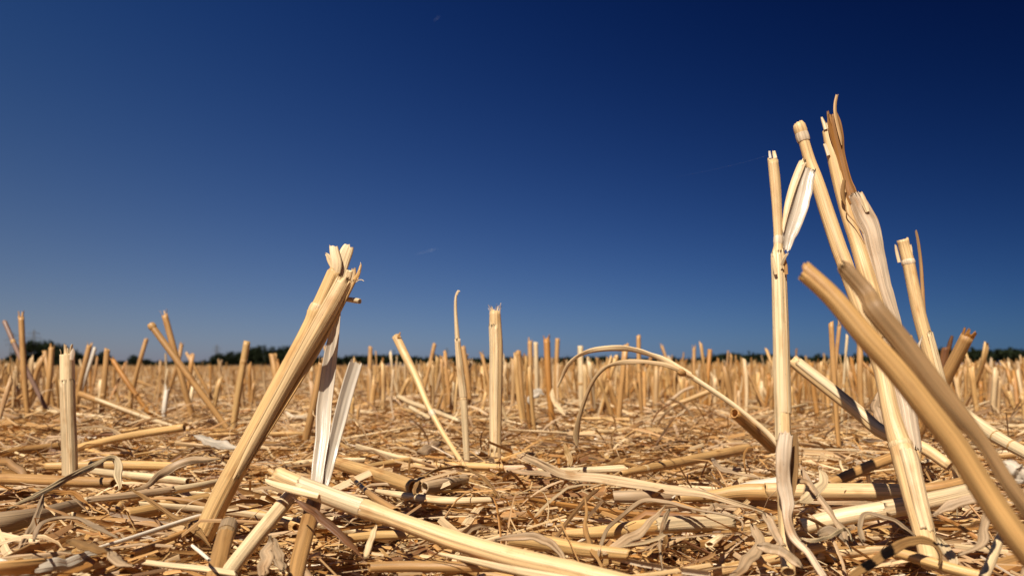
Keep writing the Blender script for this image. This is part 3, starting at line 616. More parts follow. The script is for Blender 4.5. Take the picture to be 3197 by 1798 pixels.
lying('lying_straw', 'long pale straw pointing at the foot of the tall split stalk', b5, [(820, 690, 60), (1300, 640, 70), (1900, 560, 75), (2200, 500, 60)], CREAM * .9, .008, sheath=(.0, .6, GREY))
lying('lying_straw', 'amber hollow straw with its dark open end facing left', b5, [(1250, 830, 110), (1500, 790, 120), (1800, 730, 120), (2100, 660, 110)], GOLD * .7 + AMBER * .2, .004, node=(.3,), jag=(.001, .002))
lying('lying_straw', 'bright narrow straw running up to the tall split stalk from the left', b5, [(980, 1165, 32), (1400, 1040, 45), (1900, 880, 50), (2050, 835, 40)], WHITE * .95, .007)
lying('lying_straw', 'greyish wide straw disappearing under the leaves at the left edge', b5, [(-150, 930, 220), (100, 900, 210), (400, 830, 150), (800, 720, 110)], GREY * .62, .000)
lying('lying_straw', 'flat split straw under the bright narrow one', b5, [(1300, 1240, 60), (1700, 1080, 80), (2000, 960, 70)], TAN, .003)
lying('lying_straw', 'cream straw along the bottom edge left of the grey stub', b5, [(1380, 1300, 60), (1700, 1340, 60), (2080, 1380, 70), (2400, 1430, 60)], CREAM * .9, .002)
lying('lying_straw', 'white chopped straw in the bottom left corner', b5, [(-60, 1290, 70), (80, 1325, 60), (210, 1360, 50)], WHITE, .004)
lying('lying_straw', 'small white chip beside the grey stub', b5, [(1930, 1140, 30), (2030, 1220, 34), (2110, 1290, 30)], WHITE * 1.05, .006)
# further back
q1 = crop(0, 905, 1.623)
for pts, wd, co, lab in (([(-40, 600), (90, 510), (205, 435)], 16, TAN * 1.1, 'upper of two straws sloping up from the left edge'), ([(-40, 640), (60, 570), (170, 495)], 15, TAN, 'lower of two straws sloping up from the left edge'),
                         ([(-30, 490), (100, 545), (260, 620)], 20, TAN * .85, 'shaded straw sloping down from the left edge toward the sheathed stalk'), ([(400, 525), (640, 610), (900, 700)], 27, TAN * .95, 'thick straw slanting down behind the folded leaf toward the tall split stalk'),
                         ([(480, 550), (720, 640), (960, 715)], 16, CREAM * .85, 'pale straw beside the thick slanting one left of the tall split stalk'), ([(680, 455), (790, 500), (960, 600)], 13, TAN * .8, 'thin brownish straw slanting behind the knotted-tip stalk'),
                         ([(390, 800), (650, 740), (940, 695)], 34, GOLD * .8 + TAN * .15, 'thick straw rising right, farther back than the folded leaf')):
    Yb = on(*q1[0](*pts[1]), .012); lying('lying_straw', lab, q1, [(a, b, wd * 1.1, Yb * (1.02 - .02 * i)) for i, (a, b) in enumerate(pts)], co, K=16, M=14)
for pts, wd, co, lab in (([(1560, 1205), (1780, 1115), (1990, 1030)], 50, GOLD * .9, 'golden straw propped up on the litter under the arching leaf'), ([(1550, 1165), (1700, 1040), (1830, 985)], 30, GREY, 'grey straw propped behind the golden one under the arching leaf'), ([(-180, 1090), (80, 1230), (330, 1320)], 50, TAN, 'straw lying behind the feet of the frayed stalk')):
    Yb = on(*b3[0](*pts[0]), .008); lying('lying_straw', lab, b3, [(a, b, wd, Yb) for a, b in pts], co, K=16, M=14)
for pts, wd, co, lab in (([(1425, 1085), (1560, 1150), (1750, 1220), (2060, 1340)], 46, CREAM * .85, 'pale straw sloping behind the slim left-leaning stalk'), ([(1540, 1190), (1640, 1250), (1760, 1310)], 40, CREAM * .9, 'short pale straw below the sloping one by the slim left-leaning stalk')):
    Yb = on(*b2[0](*pts[-1]), .006); lying('lying_straw', lab, b2, [(a, b, wd, Yb * (1.0 + .03 * (len(pts) - 1 - i))) for i, (a, b) in enumerate(pts)], co, K=16, M=14)
blade('wide_leaf', 'wide pale leaf lying behind the tall split stalk, farther back', q1, [(980, 735, 20), (1060, 765, 50), (1150, 790, 56), (1240, 800, 40)], WHITE * .68, .012, .8, .3)
blade('small_leaf', 'pale bent leaf hanging by the dark amber stalk', b3, [(180, 1180, 40, .62), (200, 1080, 90, .62), (260, 1040, 80, .62), (330, 1070, 40, .62)], WHITE * .66, .012, 1.2, .2)
blade('small_leaf', 'leaf strip drooping right of the dark amber stalk', b3, [(400, 1000, 30, .6), (410, 1090, 60, .59), (460, 1190, 60, .575), (540, 1290, 40, .56)], CREAM * .9, .012, 1.2, .2)
# leaves
blade('crossing_leaf', 'very long pale leaf forked at its left end, sloping right to the torn-leaf stalk', b7, [(-20, 180, 60), (250, 310, 90), (520, 430, 110), (900, 470, 110), (1400, 540, 120), (1900, 640, 110), (2400, 760, 90), (2576, 830, 60)], GREY * .6 + CREAM * .45, .010, [1.0, 1.6, .8, 1.4], [.2, -.1, .2, 0], K=50)
blade('crossing_leaf', 'lower prong beside the fork of the very long pale leaf', b7, [(-60, 380, 50), (200, 410, 55), (450, 440, 45), (700, 470, 30)], GREY * 1.0, .008, 1.6)
blade('looped_leaf', 'narrow grey leaf bent into a tall hoop over the brown-grey stub', b7, [(850, 1330, 40, .205), (880, 1150, 55, .21), (950, 990, 50, .217), (1100, 840, 55, .225), (1300, 690, 60, .232), (1550, 700, 55, .232), (1850, 770, 50, .23), (2150, 830, 50, .226), (2300, 890, 55, .222), (2310, 1000, 70, .218)], GREY * .78, .01, [1.8, 2.6, 1.4], [.4, -.4, .3], K=60)
blade('broad_leaf', 'broad ribbed leaf slanting up to the right inside the hoop', b7, [(890, 1240, 70, .207), (1050, 1130, 120, .211), (1250, 1020, 110, .216), (1400, 880, 70, .222), (1560, 720, 40, .23)], GREY * 1.0, .01, [1.0, .8, 1.6], [.2, .5, .2], K=36)
blade('curved_leaf', 'slim leaf curving down left of the hoop', b7, [(720, 620, 20, .235), (740, 760, 34, .23), (725, 930, 50, .222), (760, 1100, 60, .214), (830, 1230, 50, .207), (920, 1400, 60, .198)], TAN * .9, .01, 1.8, [.2, -.3, .3], K=40)
blade('curved_leaf', 'pale leaf bowing over the crossing straw near the bottom edge', b7, [(-200, 1090, 60, .21), (100, 1045, 90, .208), (320, 1080, 90, .205), (460, 1210, 75, .200), (540, 1340, 70, .195), (600, 1480, 60, .19)], GREY * .8, .01, [1.2, .8, 1.6], [.3, .1, -.2], K=40)
blade('thin_leaf', 'thin vertical leaf strip hanging over the shadow-striped straw', b7, [(1590, 760, 60, .226), (1540, 850, 60, .222), (1490, 1020, 36, .214), (1480, 1150, 40, .208), (1500, 1250, 50, .203), (1510, 1400, 30, .196)], GREY * .8, .01, 1.4, [.2, -.4, .3], K=30)
blade('ribbed_leaf', 'ribbed leaf curling down beside the torn-leaf stalk near the right of the bottom', b7, [(2400, 900, 110, .214), (2470, 1050, 110, .209), (2420, 1200, 130, .204), (2300, 1340, 140, .198), (2150, 1480, 130, .192)], GREY * .95, .01, [1.6, .8, 1.0], [.1, .3], K=30)
blade('small_leaf', 'small twisted leaf standing in the litter in front of the long sloping straw', b7, [(2000, 260, 50), (2080, 350, 70), (2220, 400, 100), (2400, 430, 90), (2500, 470, 50)], GREY * .95, .010, 1.4, [.2, .6])
blade('small_leaf', 'flat tan leaf sticking up behind the long crossing leaf', b7, [(575, 360, 50, .36), (560, 250, 70, .362), (520, 110, 40, .365)], GOLD * .75, .01, .6)
blade('folded_leaf', 'folded leaf making a peak in front of the sheathed stalk', b5, [(50, 790, 50, .25), (350, 640, 70, .268), (600, 520, 80, .285), (850, 380, 75, .30), (1050, 275, 60, .315), (1160, 258, 70, .32), (1195, 330, 100, .318), (1190, 450, 110, .312), (1205, 560, 80, .305), (1140, 610, 50, .30)], CREAM * .8, .01, [1.6, 1.2, .8, .6], [.4, .2, 0, .2], K=54)
blade('arched_leaf', 'grey ribbed leaf arching toward the tall split stalk from the left', b5, [(1290, 590, 40, .285), (1480, 530, 60, .292), (1620, 410, 90, .30), (1800, 320, 100, .305), (2000, 275, 80, .305), (2230, 270, 50, .30)], GREY * .8, .01, [1.6, 1.0, 1.4], [.3, .1], K=36)
blade('brown_leaf', 'narrow brownish leaf lying over the foot of the tall split stalk from the left', b5, [(1290, 560, 30, .252), (1500, 680, 50, .246), (1720, 830, 60, .24), (1850, 900, 90, .235), (2000, 1020, 80, .225), (2130, 1170, 40, .215)], TAN * .62, .012, [1.6, 1.0, 1.4], [.3, 0, .3], K=40)
blade('hooked_leaf', 'grey leaf hooked over at the left, its tip pointing down', b5, [(440, 620, 50, .255), (410, 720, 60, .25), (370, 850, 70, .242), (310, 980, 75, .235), (220, 1120, 60, .225), (150, 1250, 40, .218)], GREY * .72, .012, [2.0, 1.2, 1.6], [.4, -.3, .3], K=36)
blade('hooked_leaf', 'rusty leaf bent over beside the grey hooked one', b5, [(470, 610, 40, .254), (600, 600, 60, .252), (730, 610, 60, .25), (860, 700, 50, .247), (900, 720, 30, .246)], AMBER * .7, .014, 1.8, [.2, .6], K=26)
blade('wavy_leaf', 'grey wavy leaf winding across the lower left', b5, [(330, 1100, 40), (370, 960, 60), (480, 880, 70), (650, 850, 60), (850, 880, 60), (1000, 960, 60), (1200, 1060, 50)], GREY * .78, .011, 1.6, [.5, .2, -.2], K=40)
blade('spotted_leaf', 'spotted brown leaf at the lower left pointing right', b5, [(650, 1090, 60), (800, 1120, 90), (950, 1170, 90), (1110, 1215, 40)], TAN * .55, .008, 1.2, .3)
blade('wide_leaf', 'wide pale leaf spread along the bottom left edge', b5, [(-100, 1440, 150), (300, 1380, 160), (650, 1310, 150), (900, 1240, 110), (1130, 1180, 50)], WHITE * .75, .004, [.8, 1.4, 1.0], [.4, .2, .5], K=36)
blade('wide_leaf', 'pale flap of leaf beside the wide one at the lower left', b5, [(1100, 1200, 90), (1180, 1290, 130), (1350, 1340, 90)], GREY * .9, .008, 1.0, .4)
blade('brown_leaf', 'dark brown twisted leaf crossing in front of the broken stalk', b6, [(340, 640, 30, .206), (500, 750, 70, .203), (650, 870, 90, .2), (850, 1040, 80, .197), (1000, 1190, 60, .193), (1110, 1310, 30, .19)], BROWN * .9, .012, [1.2, 1.6, 1.2], [.3, -.2, .2], K=44)
blade('arched_leaf', 'brown streaked leaf arching over the grey hollow stub', b6, [(1600, 640, 70, .262), (1590, 560, 80, .27), (1680, 430, 80, .285), (1850, 360, 70, .295), (2050, 340, 60, .295), (2250, 430, 70, .282), (2400, 590, 70, .265), (2450, 670, 40, .258)], TAN * .7, .012, [1.4, 1.8, 1.2], [.3, 0, .4], K=46)
blade('small_leaf', 'pale shred standing up under the node of the crossing straw', b6, [(1090, 1270, 60, .2), (1140, 1130, 70, .204), (1190, 1000, 60, .208), (1210, 900, 16, .211)], CREAM, .01, .8, .2)
blade('small_leaf', 'crumpled grey leaf heap left of the broken stalk', b6, [(60, 1449, 130, .19), (90, 1300, 140, .196), (130, 1150, 110, .202), (150, 1030, 60, .208)], GREY * .9, .01, [1.8, .8, 1.6], [.4, -.4])
blade('small_leaf', 'crumpled grey leaf leaning on the heap', b6, [(260, 1400, 120, .192), (230, 1250, 110, .198), (170, 1060, 70, .206)], GREY * .8, .01, [1.0, 1.8], [-.3, .3])
blade('small_leaf', 'creased grey leaf lying in front of the feet of the upright stalks', b6, [(1610, 210, 60), (1700, 180, 110), (1830, 110, 80), (1870, 90, 40)], GREY * .8, .012, 1.2, .3)
blade('curled_leaf', 'leaf bent into a hook left of the smooth stalk at the lower right', b8, [(960, 1100, 110, .2), (930, 980, 60, .205), (935, 880, 56, .209), (1010, 805, 50, .211), (1250, 870, 70, .209), (1400, 970, 70, .205), (1500, 1060, 50, .2)], GREY * .75, .01, [1.8, 2.2, 1.2], [.3, -.3, .2], K=44)
blade('curled_leaf', 'broad dull leaf bowing over the foot of the smooth stalk', b8, [(780, 1500, 100, .172), (1000, 1340, 110, .177), (1250, 1180, 110, .182), (1500, 1085, 100, .186), (1650, 1110, 95, .187), (1740, 1240, 80, .186), (1720, 1360, 50, .184)], TAN * .7, .01, [1.2, .9, 1.4], [.3, .2, -.2], K=44)
blade('thin_leaf', 'flat grey strip hanging from upper left to lower right beside the torn-leaf stalk', b8, [(310, 300, 40, .222), (450, 560, 70, .216), (640, 830, 85, .21), (760, 1040, 80, .205), (850, 1210, 60, .2)], GREY * .8, .01, .9, [.2, .4, .1], K=34)
blade('ribbed_leaf', 'ribbed fan of leaf curled against the torn-leaf stalk', b8, [(510, 350, 30, .224), (555, 450, 90, .221), (520, 560, 120, .217), (400, 660, 130, .213), (260, 720, 60, .210)], CREAM * .9, .01, [.8, .6, .9], [.2, .4], K=28)
blade('thin_leaf', 'thin leaf arching out from the foot of the torn-leaf stalk', b8, [(225, 520, 50, .212), (330, 490, 55, .214), (420, 520, 50, .214), (500, 650, 40, .211)], GREY * .95, .01, 1.2, .3)
blade('curled_leaf', 'large blurred leaf curling in front of the near stalk at the lower right', b8, [(1640, 850, 60, .182), (1850, 720, 110, .182), (2100, 665, 120, .18), (2220, 760, 140, .176), (2150, 950, 130, .174), (2130, 1120, 120, .171), (1890, 1240, 60, .17)], GREY * .85, .01, [1.4, .8, 1.2], [.3, .5, .1], K=48)
blade('wide_leaf', 'broad white blurred leaf at the right edge beyond the near stalk', b8, [(2300, 330, 140, .172), (2450, 380, 200, .17), (2700, 480, 200, .168)], WHITE * .8, .01, 1.0, .2, M=11)
blade('curved_leaf', 'pale leaf curving down left of the torn-leaf stalk', b8, [(-40, 800, 80, .203), (40, 960, 100, .2), (110, 1080, 80, .197), (190, 1150, 40, .195)], GREY * .9, .01, 1.2, .3)
blade('wide_leaf', 'wide grey leaf across the foot of the torn-leaf stalk', b8, [(-120, 1140, 110, .192), (100, 1190, 120, .19), (250, 1260, 110, .187), (350, 1370, 70, .184)], GREY * .85, .01, .9, .3)
blade('curled_leaf', 'thin curl of leaf right of the torn-leaf stalk', b8, [(310, 1060, 30, .2), (430, 1085, 45, .199), (600, 1060, 45, .2), (740, 980, 40, .202), (800, 990, 60, .2), (850, 1100, 70, .196)], CREAM * .8, .01, 1.6, .2, K=36)
blade('small_leaf', 'dark rolled leaf left of the hooked one', b8, [(500, 1040, 60, .203), (590, 985, 110, .205), (700, 1010, 100, .203), (780, 1110, 60, .2)], GREY * .65, .01, 2.0, .3)
blade('thin_leaf', 'orange leaf stem slanting under the near stalk', b8, [(1660, 820, 40, .19), (1900, 930, 56, .187), (2100, 1060, 46, .184), (2280, 1220, 36, .18)], AMBER * 1.1, .01, 2.0, .2)
blade('curled_leaf', 'leaf tongue hanging beside the foot of the smooth stalk', b8, [(1700, 1060, 60, .196), (1780, 1160, 110, .193), (1850, 1280, 110, .19), (1850, 1390, 50, .187)], CREAM * .85, .01, .9, .3)
blade('curved_leaf', 'pale upright leaf curling behind the smooth stalk', b4, [(1160, 1400, 60, .335), (1100, 1250, 110, .337), (1090, 1120, 110, .339), (1120, 1020, 60, .34)], GREY * 1.0, .01, [1.6, 1.0], .3)

# ------------------------------------------------------------------ stalks of the middle distance, each where it stands
MIDW = .86
MID = [  # x, y of foot; x, y of tip; width at tip; depth; colour; knot along the stalk (0 none); label
    (72, 1062, 53, 792, 15, .72, TAN, 0, 'tall upright stalk at the left edge crossed by a thin slanting one'),
    (82, 960, 10, 806, 13, .74, BROWN + .1, .75, 'thin dark stalk slanting left over the tall one at the left edge'),
    (572, 1078, 376, 812, 19, .62, TAN * .95, .97, 'long stalk leaning far left with a round knot at its tip'),
    (484, 1052, 413, 788, 17, .78, TAN, 0, 'upright stalk crossing behind the one with a round knotted tip'),
    (586, 1088, 622, 856, 19, .60, GOLD * .85, .8, 'stalk leaning slightly right with a stepped cut, left of the split stalk'),
    (194, 1010, 226, 865, 15, .95, TAN, 0, 'blurred stalk rising right of the sheathed stalk'),
    (206, 980, 240, 872, 10, 1.0, WHITE * .8, 0, 'whitish sliver of stalk beside the blurred stalk right of the sheathed one'),
    (252, 1066, 270, 874, 16, .72, TAN * .95, .4, 'straight stalk second right of the sheathed stalk'),
    (338, 965, 369, 850, 12, 1.2, TAN, 0, 'slim stalk leaning right before the far trees, left of the knotted tip'),
    (385, 1052, 283, 905, 14, .78, AMBER * 1.05, 0, 'slanting amber stalk leaning left in the stubble left of the knotted-tip stalk'),
    (432, 962, 457, 865, 11, 1.25, TAN, 0, 'small stalk just right of the two crossed stalks'),
    (128, 985, 112, 880, 13, 1.0, TAN, 0, 'stalk in front of the dark trees between edge and sheathed stalk'),
    (118, 1010, 130, 872, 15, .9, TAN * 1.05, 0, 'stalk close behind the left side of the sheathed stalk'),
    (412, 1065, 420, 978, 14, .68, WHITE * .85, 0, 'short white stub standing among the litter left of the split stalk'),
    (478, 1035, 488, 958, 11, .85, CREAM, 0, 'short pale stub beside the leaning knotted-tip stalk'),
    (764, 1125, 812, 905, 22, .50, TAN * .9, 0, 'brownish stalk partly hidden behind the whitish strips'),
    (1615, 1046, 1606, 842, 13, .76, TAN * 1.05, .6, 'tall thin stalk seen through the arching leaf'),
    (1462, 1010, 1460, 868, 17, .90, CREAM * .85, .45, 'blunt upright stalk at the left end of the arching leaf'),
    (1388, 1046, 1375, 852, 19, .78, AMBER * 1.1, 0, 'dark amber stalk with a split top left of the arching leaf'),
    (1398, 1010, 1403, 848, 13, .95, TAN, 0, 'thin upright stalk close right of the dark amber one'),
    (1332, 1000, 1333, 856, 13, 1.0, TAN * 1.05, 0, 'left stalk of a close pair right of the frayed stalk'),
    (1350, 1005, 1347, 858, 13, .98, CREAM * .85, 0, 'right stalk of a close pair right of the frayed stalk'),
    (1318, 1062, 1303, 880, 16, .72, TAN, 0, 'stalk leaning left with a chipped top right of the frayed stalk'),
    (1182, 1020, 1164, 870, 15, .85, TAN, 0, 'frayed tan stalk just right of the thin bent-tip one'),
    (1700, 960, 1664, 868, 9, 1.3, TAN, 0, 'thin stalk tilting left above the arching leaf'),
    (1748, 985, 1746, 872, 10, 1.15, TAN, 0, 'thin stalk upright beyond the arching leaf'),
    (1776, 1000, 1786, 876, 13, 1.0, AMBER * 1.1, 0, 'amber stalk right of the thin upright one beyond the arching leaf'),
    (2112, 1140, 2090, 806, 15, .46, TAN * 1.05, .5, 'tall slim upright stalk behind the right clump'),
    (2100, 1000, 2112, 815, 11, .60, TAN, 0, 'thin stalk crossing behind the slim upright one of the right clump'),
    (2166, 1020, 2164, 850, 17, .70, TAN, 0, 'short tan stalk just left of the near slanting stalk'),
    (2120, 1010, 2132, 838, 8, .62, CREAM * .85, .5, 'wispy stalk with a torn node right of the slim upright one'),
    (1062, 1005, 1094, 862, 11, 1.0, TAN, 0, 'thin stalk crossing behind the slim left-leaning one'),
    (928, 1000, 932, 870, 12, 1.0, TAN, 0, 'pale thin stalk right of the whitish strips'),
    (696, 1000, 684, 888, 18, .95, TAN, 0, 'stub against the dark trees close left of the split stalk'),
    (1240, 1010, 1212, 890, 11, .95, TAN, 0, 'stalk leaning left between the bent-tip and frayed stalks'),
    (2290, 1030, 2288, 840, 14, .62, TAN, 0, 'short stalk glimpsed above the near slanting stalk'),
]
for (x0, y0, x1, y1, wd, Y, co, nd, lab) in MID:
    wd *= MIDW
    C = pp(D0, [(x0, y0, wd * .92, Y), ((x0 * .6 + x1 * .4) + random.uniform(-3, 3), y0 * .6 + y1 * .4, wd, Y), (x1, y1, wd, Y * 1.01)])
    gz = float(gh(C[0, 0], C[0, 1])); d = nrm(C[0, :3] - C[1, :3]); k = max(0.0, (C[0, 2] - gz) / max(-d[2], .2)); C[0, :3] += d * min(k, .03)
    C = cr(C, 20); th = Thing('standing_stalk', lab, 'straw stalk', C[0, :3], G_STAND)
    th.add('stem', g_tube(C, co, 12, groove=.06, jag=(0, .004), hollow=.005), STRAW)
    if nd: th.add('node', g_node(C, max(0, nd - .02), min(1, nd + .02), TAN * .95, 1.3 if nd > .9 else 1.12), STRAW)
    elif random.random() < .5: splinters(th, C, 3, co, .004, .4, .25)
    HERO_STAND.append(th.o)

# ------------------------------------------------------------------ random straw, by the same builders
def wedge(rg, n, y0, y1, p=1.0, margin=0.14, slope=0.80):
    y = (y0 ** p + rg.uniform(0, 1, n) * (y1 ** p - y0 ** p)) ** (1 / p)
    return rg.uniform(-1, 1, n) * (margin + slope * y), y


def lying_paths(rg, n, x, y, L, K, lift, pitch, bend):
    az = rg.normal(0, .55, n) + np.where(rg.random(n) < .25, np.pi / 2, 0) + rg.normal(0, .3, n)
    pit = rg.normal(0, pitch, n); s = np.linspace(-.5, .5, K)[None] * L[:, None]
    d = np.stack([np.cos(az) * np.cos(pit), np.sin(az) * np.cos(pit), np.sin(pit)], 1); q = np.stack([-np.sin(az), np.cos(az), np.zeros(n)], 1)
    z = gh(x, y) + lift
    P = np.stack([x, y, z], 1)[:, None] + d[:, None] * s[..., None] + q[:, None] * (rg.normal(0, bend, n)[:, None] * s ** 2 / np.maximum(L, .01)[:, None])[..., None]
    P[:, :, 2] += (rg.normal(0, bend * .4, n)[:, None] * s ** 2 / np.maximum(L, .01)[:, None])
    return P


def leaf_paths(rg, n, x, y, L, K, lift, hump):
    s = np.linspace(-.5, .5, K)[None]; az = rg.uniform(0, 2 * np.pi, n)[:, None] + rg.normal(0, .5, n)[:, None] * s + rg.normal(0, .9, n)[:, None] * (s > rg.uniform(-.4, .5, n)[:, None])
    st = (L / (K - 1))[:, None]; px = np.cumsum(np.cos(az) * st, 1); py = np.cumsum(np.sin(az) * st, 1)
    px += x[:, None] - px[:, K // 2, None]; py += y[:, None] - py[:, K // 2, None]
    h = np.abs(rg.normal(0, hump, n))[:, None]; a = rg.uniform(.5, 1.5, n)[:, None]
    px += rg.normal(0, .0006, (n, K)); py += rg.normal(0, .0006, (n, K))
    z = gh(x, y)[:, None] + rg.normal(0, .0005, (n, K)) + lift[:, None] + h * (np.cos(np.pi * s * a) - .3) + rg.normal(0, .08, n)[:, None] * s * L[:, None]
    return np.stack([px, py, z], -1)


STRAW_PAL = ([GOLD, CREAM, TAN, AMBER, GREY], [4, 4, 3, 1.2, 1.6]); LEAF_PAL = ([GREY, TAN, CREAM, BROWN, AMBER], [4.5, 2.5, 2, 1.0, .6]); CHAFF_PAL = ([GOLD, CREAM, TAN, GREY, BROWN, WHITE, AMBER], [3.4, 3.2, 3.4, 1.0, 1.7, .6, 2.6])

# landmarks that the labels of the many lean on
MARKS = [(690, 1000, 'the tall split stalk'), (860, 1050, 'the whitish strips'), (880, 1265, 'the split end of the crossing straw'), (1150, 1365, 'the crossing straw'), (172, 1060, 'the sheathed stalk'), (1247, 980, 'the frayed stalk'),
         (1165, 990, 'the bent-tip stalk'), (1075, 1015, 'the slim left-leaning stalk'), (1560, 890, 'the top of the arching leaf'), (1810, 1000, 'the arching leaf'), (1900, 1090, 'the hollow amber stub'), (1968, 1000, 'the torn-leaf stalk'),
         (2290, 1230, 'the foot of the smooth stalk'), (2395, 1080, 'the cut-top stalk'), (2440, 1130, 'the near blurred stalk'), (2100, 1236, 'the level golden straw'), (1640, 1330, 'the shadow-striped straw'), (1700, 1235, 'the long crossing leaf'),
         (1300, 1165, 'the feet of the upright stalks'), (1400, 950, 'the dark amber stalk'), (440, 920, 'the knotted-tip stalk'), (600, 970, 'the stepped-cut stalk'), (55, 900, 'the left edge stalk'), (2380, 900, 'the shaded tan stalk'),
         (560, 1380, 'the grey stub'), (290, 1170, 'the folded leaf'), (120, 1280, 'the hooked leaf'), (1620, 1260, 'the hoop-shaped leaf'), (1760, 900, 'the amber stalk beyond the bow'), (2100, 900, 'the slim stalk of the right clump'), (265, 960, 'the straight stalk'), (2230, 1330, 'the creased straw')]
MK = np.array([[a, b] for a, b, _ in MARKS]); USED = {}


def where(px, py):
    d = (px - MK[:, 0]) ** 2 + (1.6 * (py - MK[:, 1])) ** 2
    for i in np.argsort(d)[:3]:
        vx, vy = px - MK[i, 0], py - MK[i, 1]; far = math.hypot(vx, vy); q = 'close ' if far < 60 else ''
        if abs(vx) > 1.3 * abs(vy): yield q + ('right of ' if vx > 0 else 'left of ') + MARKS[i][2]
        elif abs(vx) > .5 * abs(vy): yield ('below and ' if vy > 0 else 'beyond and ') + ('right of ' if vx > 0 else 'left of ') + MARKS[i][2]
        else: yield q + ('in front of ' if vy > 0 else 'behind ') + MARKS[i][2]


def hue(c):
    names = (('golden', GOLD), ('cream', CREAM), ('amber', AMBER), ('greyish', GREY), ('tan', TAN), ('brown', BROWN), ('whitish', WHITE))
    return min(names, key=lambda q: np.abs(np.asarray(c)[:3] / np.linalg.norm(np.asarray(c)[:3]) - q[1] / np.linalg.norm(q[1])).sum() + .35 * abs(np.asarray(c)[:3].mean() - q[1].mean()))[0]


def describe(noun, P, col, L, lo, hi):
    a, b = P[0], P[-1]; (x0, y0), (x1, y1) = project(a), project(b); mx, my = project(P[len(P) // 2])
    ang = math.degrees(math.atan2(-(y1 - y0), x1 - x0)) % 180; size = 'short' if L < lo else 'long' if L > hi else 'middling'
    if noun.endswith('stalk'): pose = 'upright' if abs(ang - 90) < 5 else 'leaning right' if ang < 90 else 'leaning left'
    else: pose = 'lying level' if ang < 6 or ang > 174 else 'sloping up rightward' if ang < 60 else 'end-on' if ang < 120 else 'sloping down rightward'
    for wv in where(mx, my):
        for lab in (f'{size} {hue(col)} {noun} {pose} {wv}', f'{size} {hue(col)} {noun} {pose}, {"nearer" if P[len(P) // 2][1] < .35 else "farther off"}, {wv}'):
            if len(lab.split()) <= 14 and lab not in USED: USED[lab] = 1; return lab
    lab = f'{hue(col)} {noun} {pose} {wv}'; k = USED[lab] = USED.get(lab, 0) + 1
    if k == 1: return lab
    return lab + ', ' + {2: 'second', 3: 'third', 4: 'fourth', 5: 'fifth', 6: 'sixth', 7: 'seventh'}.get(k, f'{k}th') + ' one'


def sink(P):                                  # loose pieces lie low where the big stalks stand
    c = P[:, P.shape[1] // 2]; x, y = project(c); k = (c[:, 1] < .255) & (x > 470) & (x < 1050)
    P[k, :, 2] -= .006


def in_frame(P, m=20):
    c = P[:, P.shape[1] // 2]; x, y = project(c); e, f = project(P[:, -1])
    return (c[:, 1] > .12) & (((x > -m) & (x < 2576 + m) & (y < 1449 + m)) | ((e > -m) & (e < 2576 + m) & (f < 1449 + m)))


def pick(P, W, n):                            # the n that show largest
    c = P[:, P.shape[1] // 2]; s = W * np.linalg.norm(P[:, -1] - P[:, 0], axis=1) / c[:, 1] ** 2; s[~in_frame(P)] = 0
    i = np.argsort(-s)[:n]; m_ = np.zeros(len(P), bool); m_[i[s[i] > 0]] = True
    return m_


def singles(name, noun, cat, group, gs, paths, cols, Ls, mat, lo, hi):
    for g, P, c, L in zip(gs, paths, cols, Ls):
        base = P[0] if noun.endswith('stalk') else P[len(P) // 2]
        tag(obj(name, make_mesh(name, g, mat, base), None, base), describe(noun, P, c, L, lo, hi), cat, group)


# lying straws
rg = np.random.default_rng(11)
x, y = [], []
for n, y0, y1 in ((520, .16, .6), (1100, .6, 1.6), (2200, 1.6, 5), (2600, 5, 14)):
    a, b = wedge(rg, n, y0, y1, 1.7); x.append(a); y.append(b)
x, y = np.concatenate(x), np.concatenate(y); n = len(x)
L = np.clip(rg.lognormal(-2.65, .5, n), .03, .17); R = rg.uniform(.0006, .0018, n) * np.where((y > 1.2) & (rg.random(n) < .5), 1.4, 1)
P = lying_paths(rg, n, x, y, L, 6, .004 + np.abs(rg.normal(0, .004, n)), .07, .2); P[:, :, 2] = np.where(P[:, :, 1] < .22, np.minimum(P[:, :, 2], .006), P[:, :, 2])
sink(P); col = colr(rg, n, *STRAW_PAL); RR = R[:, None] * (1 + .06 * rg.normal(0, 1, (n, 6)))
sel = pick(P, R, 290 - len(HERO_LIE)); ii = np.nonzero(sel)[0]
singles('loose_straw_piece', 'straw', 'straw', G_LIE, [tube(P[i:i + 1], RR[i:i + 1], col[i:i + 1], 14, hollow=.004, jag=(.003, .005), rg=rg, flat=.6, groove=.12) for i in ii], P[ii], col[ii], L[ii], STRAW, .04, .08)
near = ~sel & (y < 2.2); far = ~sel & ~near
tag(obj('loose_straw', make_mesh('loose_straw', join([tube(P[near], RR[near], col[near], 8, jag=(.002, .003), rg=rg), tube(P[far], RR[far], col[far], 5, rg=rg)]), STRAW)), 'the mass of smaller cut straws strewn over the field', 'straw', kind='stuff')

# leaf strips
rg = np.random.default_rng(12); x, y = [], []
for n, y0, y1 in ((260, .17, .6), (1300, .6, 1.8), (2200, 1.8, 5)):
    a, b = wedge(rg, n, y0, y1, 1.6); x.append(a); y.append(b)
a, b = rg.uniform(.05, .24, 110), rg.uniform(.15, .34, 110); x.append(a); y.append(b)
x, y = np.concatenate(x), np.concatenate(y); n = len(x); K = 11
L = np.clip(rg.lognormal(-2.95, .45, n), .02, .12); W = rg.uniform(.0012, .0046, n)
P = leaf_paths(rg, n, x, y, L, K, .004 + np.abs(rg.normal(0, .003, n)), .006); P[:, :, 2] = np.where(P[:, :, 1] < .25, np.minimum(P[:, :, 2], .003 + .0 * P[:, :, 2]), P[:, :, 2])
sink(P); col = colr(rg, n, *LEAF_PAL); sh = np.sin(np.linspace(.12, np.pi - .05, K))[None] ** rg.uniform(.3, .9, n)[:, None]
